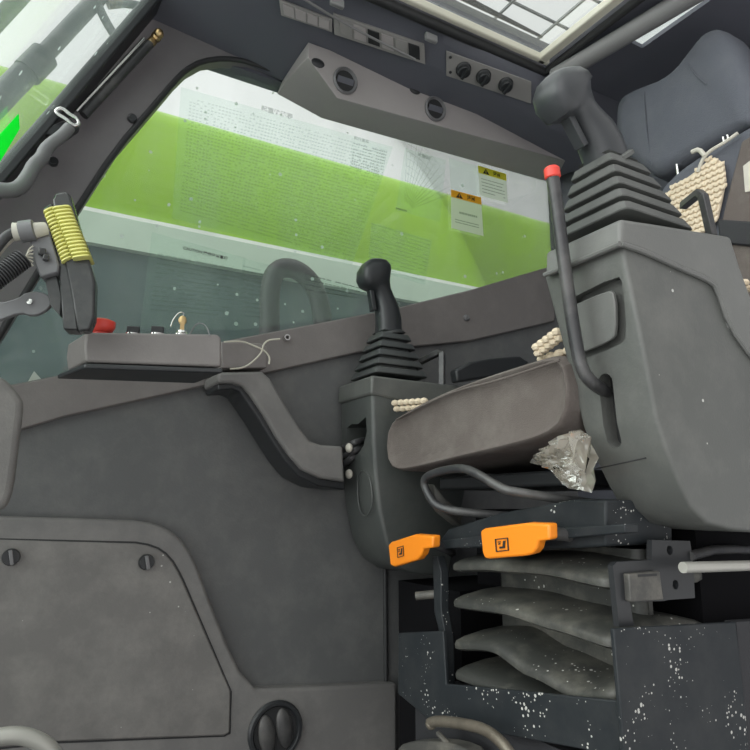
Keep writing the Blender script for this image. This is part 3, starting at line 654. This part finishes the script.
rings = [ringb(zp(546), .105)]
for i, (z, tab, hgt) in enumerate(folds):
    wv = lerp(tab)
    rings += [ringb(z+.026, .105, wv), ringb(z+.021, .060, wv), ringb(z+.012, .020, wv), ringb(z+.005, .003, wv), ringb(z, 0, wv), ringb(z-.008, .001, wv), ringb(z-.012, .010, wv), ringb(z-.010, .105, wv)]
rings.append(ringb(zp(720), .07))
MB().loft(rings).build('bellows', 'bellows', st, ang=50)
# levers with orange knobs (front faces towards the cab front)
def orange(px_front, px_hook, X, rodpx, lab):
    lv_ = MB(); lv_.tube([PX(*rodpx[0], X+.02), PX(*rodpx[1], X+.06), PX(*rodpx[2], X+.14)], .0105, 10, smooth=1)
    l_ = lv_.build('adjustment_lever', 'steel2', st)
    kn = MB(); kn.prism(xs(X, *px_front), (.020, .0, .002)); kb = kn.build('lever_knob', 'orange', l_, bevel=.004, seg=3); kb['label'] = lab
    return kb
def icon(c0, c1, c2, c3, X, kb):
    # seat pictogram in a square frame, raised black print on the knob
    A, B, C_, D = xs(X-.0012, c0, c1, c2, c3)
    def at(u, v): return A+(B-A)*u+((D-A)+(A-B+C_-D)*u)*v
    k = MB(); e = V((-.0006, 0, 0))
    def q4(*q): k.prism([at(*p) for p in q], e)
    q4((0, 0), (1, 0), (1, .07), (0, .07)); q4((0, .93), (1, .93), (1, 1), (0, 1)); q4((0, 0), (.08, 0), (.08, 1), (0, 1)); q4((.92, 0), (1, 0), (1, 1), (.92, 1))
    q4((.62, .22), (.80, .22), (.70, .66), (.54, .62)); q4((.30, .62), (.72, .62), (.72, .78), (.30, .78)); q4((.2, .22), (.42, .22), (.42, .3), (.2, .3)); q4((.22, .4), (.36, .34), (.4, .42), (.26, .48))
    k.build('seat_pictogram', 'ink', kb.parent)
kb = orange([(480, 531), (484, 528.5), (527, 523), (549, 524), (549.5, 540), (538, 541.5), (536, 549), (532, 554), (525, 556), (488, 559), (484, 558), (482, 552)], 0, .765, ((545, 533), (570, 535), (588, 540)), 'larger orange knob')
icon((495, 539), (508, 537.5), (509, 550.5), (496, 552), .765, kb)
kb = orange([(388, 545), (391, 542), (414, 534.5), (433, 536), (432.5, 548), (423, 549), (421, 555), (417, 560), (394, 567), (390, 565)], 0, .765, ((430, 543), (446, 549), (452, 552)), 'smaller orange knob')
icon((397, 547.5), (403.5, 545.5), (404, 556), (397.5, 558), .765, kb)
# scissor link beside the bellows
k = MB(); k.prism(xs(.82, (432, 556), (437, 556), (441, 572), (441, 610), (446, 640), (447, 688), (443, 688), (441, 640), (434, 612), (433, 574)), (.02, 0, 0)); k.build('scissor_link', 'steel', st, bevel=.002)
k = MB(); k.tube([PX(416, 596, .80), PX(436, 594, .83)], .009, 10); k.build('pivot_pin', 'dirty', st)
# recline lever on the far side of the seat
k = MB(); k.prism(ys(1.33, (456, 370), (470, 362), (490, 358), (520, 356), (530, 362), (520, 374), (490, 377), (458, 382)), (0, .03, 0)); k.build('recline_handle', 'black', st, bevel=.006, seg=3)
# backrest, its brown centre and the headrest
BK = 1.38
k = MB(); k.prism(smoothpoly(xs(BK, (655, 195), (668, 178), (690, 160), (713, 147), (750, 124), (830, 80), (830, 420), (655, 330)), 1), (.10, 0, 0)); k.build('backrest', 'fabricd', st, bevel=.018, seg=4)
k = MB(); k.prism(xs(BK-.012, (741, 141), (830, 90), (830, 420), (719, 330), (721, 221), (727, 195), (736, 160)), (.02, 0, 0)); k.build('backrest_centre', 'fabric', st, bevel=.006, seg=3)
hp_ = [(615, 130), (615, 112), (618, 101), (626, 94), (645, 86), (662, 80), (678, 68), (692, 50), (704, 34), (713, 27), (724, 29), (734, 41), (745, 62), (765, 105), (775, 130), (750, 128), (720, 142), (690, 160), (670, 172), (655, 178), (640, 168), (622, 152)]
hc = V((1.40, .95, 1.8)); a = smoothpoly(xs(1.40, *hp_), 1); cc = sum(a, V())/len(a)
def hr(dx, sc): return [cc+(p-cc)*sc+V((dx, 0, 0)) for p in a]
k = MB(); k.loft([hr(-.018, .80), hr(-.010, .92), hr(.006, .985), hr(.03, 1.0), hr(.07, 1.0), hr(.09, .97), hr(.10, .9)]); hd = k.build('headrest', 'fabricd', st, ang=60)
k = MB(); k.tube([PX(645, 86, 1.386), PX(644, 100, 1.377), PX(646, 130, 1.377), PX(652, 165, 1.386)], .0016, 6, smooth=2); k.build('seam', 'fabricd', hd); k = MB(); k.tube([PX(686, 58, 1.386), PX(694, 74, 1.377), PX(706, 84, 1.377)], .0016, 6, smooth=2); k.build('seam', 'fabricd', hd)
for y_, (px_, py_) in enumerate(((678, 168), (724, 138), (728, 134))):
    k = MB(); p = PX(px_, py_, 1.40); k.tube([p+V((0, 0, -.03)), p+V((0, .003, .03))], .004, 8); k.build('headrest_post', 'chrome', st)
for q in ((744, 176),):
    k = MB(); k.prism(xs(BK-.014, (743, 166), (756, 156), (757, 190), (745, 192)), (.004, 0, 0)); k.build('care_tag', 'tape', st)
k = MB(); k.prism(xs(BK-.02, (717, 219), (760, 222), (830, 225), (830, 245), (760, 247), (719, 243)), (.03, 0, 0)); k.build('lower_band', 'dark', st, bevel=.004)

# woven mat
wm = thing('woven_seat_mat', PX(690, 200, 1.36), 'beige woven cord mat tied over the seat back and cushion', 'seat mat')
def weave(p0, u, v, n, inside, cell, sz, m_=None):
    k = MB(); nn = 0
    for i in range(-30, 31):
        for j in range(-30, 31):
            x, y = i*cell, j*cell
            if not inside(x, y): continue
            for s_ in (-1, 1):
                c = p0+u*(x+s_*cell*.22)+v*(y)+n*.002
                a_ = (u*(.8 if (i+j) % 2 else .5)+v*s_*(.6 if (i+j) % 2 else .85)).normalized(); b_ = n.cross(a_)
                k.ball(c, sz*1.25, sz*.7, sz*.6, 6, 5, (a_, b_, n)); nn += 1
    return k
def inpoly(poly):
    def f2(x, y):
        r_ = False
        for i in range(len(poly)):
            (a_, b_), (c_, d_) = poly[i], poly[i-1]
            if (b_ > y) != (d_ > y) and x < (c_-a_)*(y-b_)/(d_-b_)+a_: r_ = not r_
        return r_
    return f2
mp = [(667, 192), (682, 181), (697, 170), (708, 160), (714, 157), (723, 163), (725, 180), (721, 200), (717, 218), (700, 235), (690, 235), (672, 205)]
MX = BK-.016; P3 = xs(MX, *mp); o0 = sum(P3, V())/len(P3); pu, pv, pn = V((0, -1, 0)), Z1, V((-1, 0, 0))
k = MB(); k.prism(P3, (.008, 0, 0)); bp_ = k.build('back_panel', 'bead', wm, bevel=.002)
weave(o0, pu, pv, pn, inpoly([((p-o0).dot(pu), (p-o0).dot(pv)) for p in P3]), .0135, .0075).build('cord_weave', 'bead', bp_)
k = MB(); k.tube([PX(698, 172, MX-.004), PX(703, 158, MX-.008), PX(711, 150, MX-.01), PX(724, 143, MX-.004), PX(738, 133, MX)], .0042, 8, smooth=2); k.tube([PX(692, 152, MX-.012), PX(699, 149, MX-.012), PX(705, 156, MX-.01)], .0055, 8, smooth=1); k.build('tie_cord', 'tape', wm)
# mat on the cushion: row of cords showing over the front edge
k = MB()
for j in range(7):
    for i in range(26):
        s_ = -1+2*i/25; f2 = (1+s_)/2; z = ztl+(ztr-ztl)*f2+.014*(1-s_*s_)+.016
        if -.80 < s_ < .62 : z -= .012
        k.ball((SX+.055+j*.018, cy-s_*(cw-.025), z), .010, .0125, .008, 7, 5)
k.build('cushion_panel', 'bead', wm)
def knots(q, n_, X):
    k = MB(); (x0, y0), (x1, y1) = q
    for i in range(n_):
        for r_ in range(2): k.ball(PX(x0+(x1-x0)*i/(n_-1)+r_*2, y0+(y1-y0)*i/(n_-1)+r_*6, X+r_*.006), .0098, .0105, .008, 8, 5)
    return k
knots(((395, 403), (424, 401)), 6, SX+.03).build('edge_knots', 'bead', wm)
knots(((537, 347), (557, 332)), 5, SX+.03).build('edge_knots', 'bead', wm)
knots(((744, 283), (756, 285)), 2, 1.2).build('edge_knots', 'bead', wm)

# crumpled plastic film
bg_ = MB(); rnd = random.Random(3)
pts0 = [(534, 462), (537, 451), (546, 445), (556, 438), (568, 433), (582, 430), (585, 465), (584, 490), (576, 492), (569, 487), (563, 478), (553, 470), (543, 465)]
P3 = smoothpoly(xs(.775, *pts0), 1); c_ = sum(P3, V())/len(P3); rr = []
for dx, sc in ((-.012, .15), (-.016, .32), (-.018, .5), (-.014, .68), (-.008, .85), (.004, .97), (.014, 1.0), (.026, .9), (.034, .6), (.036, .3)):
    rr.append([c_+(p-c_)*sc*(1+rnd.uniform(-.07, .07))+V((dx+(.011 if (k_+int(sc*9)) % 2 else -.011)*rnd.uniform(.2, 1), rnd.uniform(-.003, .003), rnd.uniform(-.003, .003))) for k_, p in enumerate(P3)])
tag(bg_.loft(rr).build('crumpled_plastic_wrap', 'bag', ang=20), 'crumpled clear plastic wrap stuck between seat cushion and near console', 'plastic wrap')

# ============================================================ SEAT PEDESTAL
PX0 = .80; SY = .675
pe = thing('seat_pedestal', (1.0, 1.0, .05), 'black speckled steel pedestal plate with a square cut-out under the seat', 'pedestal', None)
k = MB(); k.prism(xs(PX0, (398, 633), (443, 631), (446, 684), (500, 689), (621, 701), (622, 765), (585, 750), (500, 734), (427, 718), (398, 694)), (.008, 0, 0)); k.build('front_plate', 'steel', pe, bevel=.002)
k = MB(); k.prism(ys(SY, (614, 629), (736, 622), (745, 700), (752, 790), (628, 790)), (0, .008, 0)); k.build('side_plate', 'steel', pe, bevel=.002)
k = MB(); k.prism(ys(SY+.004, (736, 622), (800, 618), (812, 790), (752, 790)), (0, .02, 0)); k.build('side_wing', 'dark', pe)
br = MB().prism(ys(.70, (613, 566), (617, 562), (652, 560), (652, 540), (690, 541), (693, 560), (695, 598), (668, 600), (664, 601), (630, 602), (634, 626), (619, 627)), (0, .010, 0)).build('slotted_bracket', 'black', pe)
cs = [MB().lathe(PY(*q, .68), Y1, [(.0075, 0), (.0075, .06)], 14).build('cutter', 'dirty') for q in ((681, 551), (687, 586))]
cut(br, *cs)
k = MB(); k.prism(ys(.69, (629, 574), (660, 571), (664, 600), (631, 602)), (0, .012, 0)); tb2 = k.build('slotted_tab', 'dirty', pe, bevel=.002)
k = MB(); k.prism(ys(.6895, (638, 574.5), (657, 573.5), (657, 576), (638, 577)), (0, .004, 0)); k.build('slot', 'gasket', tb2)
k = MB(); k.tube([PY(683, 567.5, .66), PY(770, 565, .66)], .0085, 14); k.build('cross_rod', 'rod', pe)
k = MB(); k.tube([PY(690, 556, .70), PY(720, 548, .72), PY(780, 552, .75)], .008, 10, smooth=1); k.build('rear_rod', 'steel2', pe)
k = MB(); k.tube([PY(715, 618, .75), PY(735, 590, .75), PY(752, 565, .75)], .012, 10); k.build('diagonal_strut', 'steel2', pe)
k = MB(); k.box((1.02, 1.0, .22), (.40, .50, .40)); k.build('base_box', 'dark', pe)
k = MB(); k.box((1.17, 1.03, .60), (.22, .60, .38)); k.build('shade_block', 'void', pe)  # this block and the next are added to blacken the shaded under-seat gap
k = MB(); k.box((1.12, 1.36, .33), (.38, .26, .56)); k.build('rear_shade_block', 'void', pe)
# floor levers at the bottom
fl_ = thing('floor_lever', PX(470, 735, .74), 'worn bent metal lever below the black pedestal plate', 'lever')
k = MB(); k.tube(xs(.75, (430, 723), (438, 720.5), (465, 724), (485, 729), (500, 740), (512, 756)), .0095, 12, smooth=2); k.ball(PX(431, 724, .75), .0105); k.build('handle', 'worn', fl_)
k = MB(); k.tube(xs(.77, (438, 733), (462, 758)), .005, 8); k.build('link_rod', 'dirty', fl_)
k = MB(); k.prism(smoothpoly(xs(.76, (396, 750), (402, 743), (425, 741), (450, 743), (470, 752), (470, 775), (396, 775)), 1), (.04, 0, 0))
tag(k.build('rounded_floor_cover', 'dirty', bevel=.006), 'dusty rounded cover at the bottom edge below the bent lever', 'cover')

# ============================================================ CONTROL MODULE on the pillar bracket
mn = V((-.30, -.95, 0)).normalized(); m0 = PY(70, 260, 1.22)
def MP(x, y, d=0): return PL(x, y, m0+mn*d, mn)
cm = thing('control_module', m0, 'black control module wrapped in yellow ribbed cover beside the front pillar', 'control module')
k = MB(); k.prism([MP(*q) for q in ((52, 200), (55, 193), (66, 191), (70, 195), (92, 270), (95, 282), (94, 318), (89, 330), (78, 331), (72, 300))], -mn*.03); k.build('housing', 'modblk', cm, bevel=.004)
k = MB(); k.prism([MP(*q, -.004) for q in ((43, 208), (52, 202), (72, 268), (75, 300), (78, 330), (63, 329), (60, 290), (58, 262))], -mn*.04); k.build('side_housing', 'modblk', cm, bevel=.003)
# ribbed cover: stacked rings in two columns
tp, bt = (MP(44.5, 212), MP(61.5, 266)), None
def ribs(x0, y0, x1, y1, wpx, name, dn_):
    k = MB(); n_ = 15
    a0, a1 = MP(x0, y0, dn_), MP(x1, y1, dn_); w0 = MP(x0+wpx[0], y0+wpx[1], dn_)-a0; uu = w0.normalized(); dd = (a1-a0).normalized(); rings = []
    for i in range(n_):
        o_ = a0+(a1-a0)*((i+.5)/n_); h_ = (a1-a0).length/n_
        for off_, gr in ((-.5, -.004), (-.30, 0), (.12, .0005), (.30, -.004)):
            rings.append(rrect(o_+dd*(h_*off_)+w0/2-mn*.018, uu, mn, w0.length/2+gr, .024+gr, .007, 3))
    k.loft(rings); return k.build(name, 'yellow', cm, ang=35)
ribs(43, 211, 62, 264, (11, -5), 'ribbed_cover', .002)
ribs(52, 207, 73, 260, (18, -2), 'ribbed_cover', .010)
k = MB(); k.prism([MP(*q, .004) for q in ((29, 238), (50, 235), (59, 264), (58, 272), (40, 277), (34, 262))], -mn*.04); cn = k.build('connector', 'grey', cm, bevel=.003)
k = MB(); k.box(MP(42, 252, .010), (.012, .012, .012)); k.box(MP(46, 258, .010), (.010, .012, .010)); k.build('connector_latch', 'modblk', cn, bevel=.002)
k = MB(); k.prism([MP(*q, -.01) for q in ((44, 276), (56, 272), (62, 296), (60, 316), (50, 305))], -mn*.02); k.build('mounting_foot', 'modblk', cm, bevel=.002)
ab = thing('module_bracket', MP(28, 303, -.02), 'flat grey bracket arm holding the control module', 'bracket')
k = MB(); k.prism(smoothpoly([MP(*q, -.02) for q in ((-20, 300), (0, 303), (18, 298), (26, 292), (40, 291), (50, 296), (52, 304), (44, 312), (32, 316), (20, 312), (0, 320), (-20, 326))], 1), -mn*.012); k.build('arm_plate', 'grey', ab, bevel=.002)
k = MB(); k.lathe(MP(30, 302, -.018), mn, [(.005, 0), (.005, .004), (0, .005)], 10); k.build('rivet', 'chrome', ab)
cc1 = thing('corrugated_cable', MP(10, 265, .0), 'black corrugated cable with pale wires entering the module connector', 'cable')
p, q = MP(24, 258, .01), MP(-14, 286, .03); k = MB(); rings = []
dd = (q-p).normalized(); uu = dd.orthogonal().normalized(); vv = dd.cross(uu)
for i in range(48):
    r_ = .0155+(.0025 if i % 3 else -.002); o_ = p+(q-p)*(i/47); rings.append([o_+(uu*math.cos(6.2832*j/14)+vv*math.sin(6.2832*j/14))*r_ for j in range(14)])
k.loft(rings); k.build('conduit', 'cable', cc1)
for i in range(6):
    k = MB(); a0 = p+uu*random.uniform(-.009, .009)+vv*random.uniform(-.009, .009); k.tube([a0, MP(28, 250+i*2.2, .012), MP(33, 246+i*4, .008)], .0016, 6, smooth=2); k.build('wire', 'wire', cc1)
cc2 = thing('taped_cable', MP(20, 232, .01), 'cream taped cable running from the pillar to the top of the module', 'cable')
k = MB(); k.tube([MP(46, 229, 0), MP(32, 231, .01), MP(14, 232, .01)], [.012, .016], 12, smooth=1); k.build('tape_wrap', 'tape', cc2)
k = MB(); k.lathe(MP(28, 231, .008), MP(20, 232, 0)-MP(34, 230, 0), [(.015, -.012), (.019, -.010), (.019, .012), (.015, .014)], 14); k.build('clamp', 'grey', cc2)
k = MB(); k.tube([MP(16, 231, .01), MP(6, 236, .015), MP(-2, 246, .02), MP(-14, 262, .02)], .0085, 10, smooth=2); k.build('cable', 'cable', cc2)
k = MB(); k.tube([MP(15, 236, .0), MP(8, 241, .0), MP(0, 250, .0), MP(-12, 268, .0)], .006, 10, smooth=2); k.build('cable', 'tape', cc2)

# ============================================================ STICKERS on the side window
GYI = WY+.016
def sq(c0, c1, c2, c3, y=GYI): return ys(y, c0, c1, c2, c3)
def sticker(name, px, m_, label, cat, group=None):
    t = thing(name, PY(*px[3], GYI), label, cat, group)
    MB().prism(sq(*px), (0, .0006, 0)).build('film', m_, t); return t
def grid(px, y=GYI-.0012):
    A, B, C_, D = sq(*px, y)
    return lambda u, v: A+(B-A)*u+((D-A)+(A-B+C_-D)*u)*v
def dashes(px, rows, lo, hi, fill, hgt=.35, seed=1, cell=None):
    at = grid(px); k = MB(); r_ = random.Random(seed)
    for j in range(rows):
        v0 = (j+.3)/rows; v1 = v0+hgt/rows; u = 0
        while u < 1:
            L_ = r_.uniform(lo, hi) if not cell else cell*.62
            if r_.random() < fill: u2 = min(1, u+L_); k.add([at(u, v0), at(u2, v0), at(u2, v1), at(u, v1)], [[0, 1, 2, 3]])
            u += (L_+r_.uniform(.006, .02)) if not cell else cell
    return k
chart = [(181, 87), (393, 147), (352, 265), (172, 218)]
t = sticker('load_chart_sticker', chart, 'sheet', 'largest clear load chart sticker with dense columns on the green boom side', 'sticker')
dashes([(190, 97), (388, 150), (352, 262), (180, 212)], 34, 0, 0, .8, .4, 2, .016).build('printed_figures', 'inkl', t)
def wtext(body, px, size, m_, t, name='lettering', dx=(20, 0)):
    o_ = PY(*px, GYI-.001); e_ = PY(px[0]+dx[0], px[1]+dx[1], GYI-.001); u = (e_-o_).normalized(); n_ = V((0, -1, 0)); v = n_.cross(u); v = v if v.z > 0 else -v
    return textmesh(body, size, o_, u, v, m_, name, t, off=0)
wtext('起重性能表', (261, 110), .019, 'inkg', t, dx=(24, 7))
t = sticker('load_table_sticker', [(352, 138), (388, 148), (382, 178), (350, 168)], 'sheet', 'small square load table sticker near the vent duct, left of the curve diagram', 'sticker')
dashes([(354, 142), (387, 151), (382, 177), (351, 168)], 9, 0, 0, .8, .4, 4, .07).build('printed_figures', 'inkg', t); wtext('起升高度', (354, 139), .013, 'inkg', t, dx=(24, 7))
t = sticker('lifting_curve_sticker', [(405, 148), (446, 160), (440, 222), (396, 210)], 'sheet', 'clear sticker with a fan-shaped lifting curve diagram', 'sticker')
k = MB()
oz = PY(404, 210, GYI-.0012)
for i in range(9):
    r_ = .05+.025*i; pts = []
    arc = [oz+V((r_*math.cos(a_)*.8, 0, r_*math.sin(a_))) for a_ in [math.radians(20+65*j/12) for j in range(13)]]
    for p, q in zip(arc, arc[1:]): d_ = V((0, 0, .0011)); k.add([p, q, q+d_, p+d_], [[0, 1, 2, 3]])
for i in range(12):
    a_ = math.radians(24+62*i/11); p = oz+V((.03*math.cos(a_), 0, .03*math.sin(a_))); q = oz+V((.20*math.cos(a_), 0, .25*math.sin(a_))); d_ = V((.0007, 0, -.0007)); k.add([p, q, q+d_, p+d_], [[0, 1, 2, 3]])
p = PY(396, 209, GYI-.0013); q = PY(407, 212, GYI-.0013); k.add([p, q, q+V((0, 0, .006)), p+V((0, 0, .006))], [[0, 1, 2, 3]])
k.build('diagram', 'inkg', t); wtext('起重曲线', (418, 156), .014, 'inkg', t, dx=(24, 7))
t = sticker('notes_sticker', [(372, 222), (432, 240), (425, 285), (368, 268)], 'sheet', 'clear sticker with rows of small notes above the far joystick', 'sticker')
dashes([(371, 222), (431, 240), (424, 283), (368, 266)], 12, .03, .12, .85, .3, 6).build('printed_notes', 'inkl', t)
for px, hd, lab, name, hm in (([(451, 189.5), (481, 197.5), (483.5, 236), (451.5, 228)], .19, 'amber headed warning sticker lower left of the yellow headed one', 'warning_sticker', 'amber'),
                        ([(478, 165.5), (506, 174), (508, 203), (480, 195.5)], .24, 'yellow headed warning sticker under the vent duct on the window', 'warning_sticker', 'lemon')):
    t = sticker(name, px, 'label', lab, 'sticker'); at = grid(px)
    MB().prism([at(0, 0), at(1, 0), at(1, hd), at(0, hd)], (0, -.0004, 0)).build('header', hm, t)
    at2 = grid(px, GYI-.0026)
    k = MB(); k.prism([at2(.16, hd*.88), at2(.27, hd*.12), at2(.38, hd*.88)], (0, -.0003, 0)); k.build('warning_triangle', 'ink', t)
    at3 = grid(px, GYI-.004); k = MB(); k.add([at3(.255, hd*.38), at3(.285, hd*.38), at3(.28, hd*.66), at3(.26, hd*.66)], [[0, 1, 2, 3]]); k.add([at3(.258, hd*.71), at3(.282, hd*.71), at3(.282, hd*.8), at3(.258, hd*.8)], [[0, 1, 2, 3]]); k.build('exclamation_mark', hm, t)
    o_ = at2(.52, hd*.72); u = (at2(.9, hd*.72)-o_).normalized(); v = V((0, -1, 0)).cross(u); v = v if v.z > 0 else -v
    textmesh('注意', .017 if hm == 'amber' else .016, o_, u, v, 'ink', 'lettering', t, off=0)
    if hm == 'amber':
        dashes([(457, 210), (477, 215), (477.3, 218), (457.2, 213)], 1, .08, .14, .95, .7, 8).build('printed_lines', 'inkg', t)
        dashes([(455, 218), (479, 224), (479.3, 229), (455.3, 223)], 2, .06, .3, .95, .4, 9).build('printed_lines', 'inkg', t)
    else: dashes([(481, 177), (504, 183.5), (505.5, 200), (482.5, 193.5)], 5, .1, .4, .9, .3, 10).build('printed_lines', 'inkg', t)
t = sticker('blank_sticker', [(449, 158), (478, 166), (480, 196), (451, 189)], 'sheet', 'faded blank clear sticker left of the yellow headed one', 'sticker')
t = sticker('caution_sticker', [(152, 232), (246, 258), (238, 330), (140, 328)], 'sheet', 'left clear caution notice sticker low on the dark part of the window', 'sticker')
wtext('CAUTION 操作注意事项', (183, 249), .0105, 'ink', t, dx=(36, 9))
dashes([(158, 252), (240, 268), (232, 318), (150, 312)], 13, .03, .12, .85, .3, 11).build('printed_notes', 'inkl', t)
t = sticker('notice_sticker', [(243, 258), (368, 290), (352, 316), (238, 330)], 'sheet', 'clear notice sticker right of the caution one above the sill', 'sticker')
dashes([(243, 264), (272, 271), (270, 320), (240, 318)], 12, .03, .12, .85, .3, 12).build('printed_notes', 'inkl', t)
dashes([(305, 272), (362, 287), (358, 300), (305, 292)], 4, .03, .12, .85, .3, 13).build('printed_notes', 'inkg', t)
o_ = MB().prism(ys(GYI, (34, 371), (43, 381), (26, 385)), (0, .0006, 0)).build('triangular_sticker', 'label')
tag(o_, 'small pale triangular sticker at the lower left window corner', 'sticker')
# bright green strip on the windshield
wn = V((1, 0, -.5)).normalized(); w0 = WS(1, 1.55)+V((.004, 0, 0))
def WP(x, y): return PL(x, y, w0, wn)
o_ = MB().prism([WP(*q) for q in ((0, 134), (18, 114), (19, 128), (0, 160), (-14, 178), (-14, 150))], (.0015, 0, -.0007)).build('green_strip', 'lime')
tag(o_, 'bright green strip on the sloping windshield at the left edge', 'tape')

for o_ in bpy.data.objects:
    if o_.get('category') == 'joystick': o_['group'] = 'joysticks beside the seat'
    elif o_.get('category') == 'console' and o_.name.startswith('joystick_console'): o_['group'] = 'joystick consoles beside the seat'
    elif o_.name.startswith('warning_sticker'): o_['group'] = 'warning stickers on the side window'
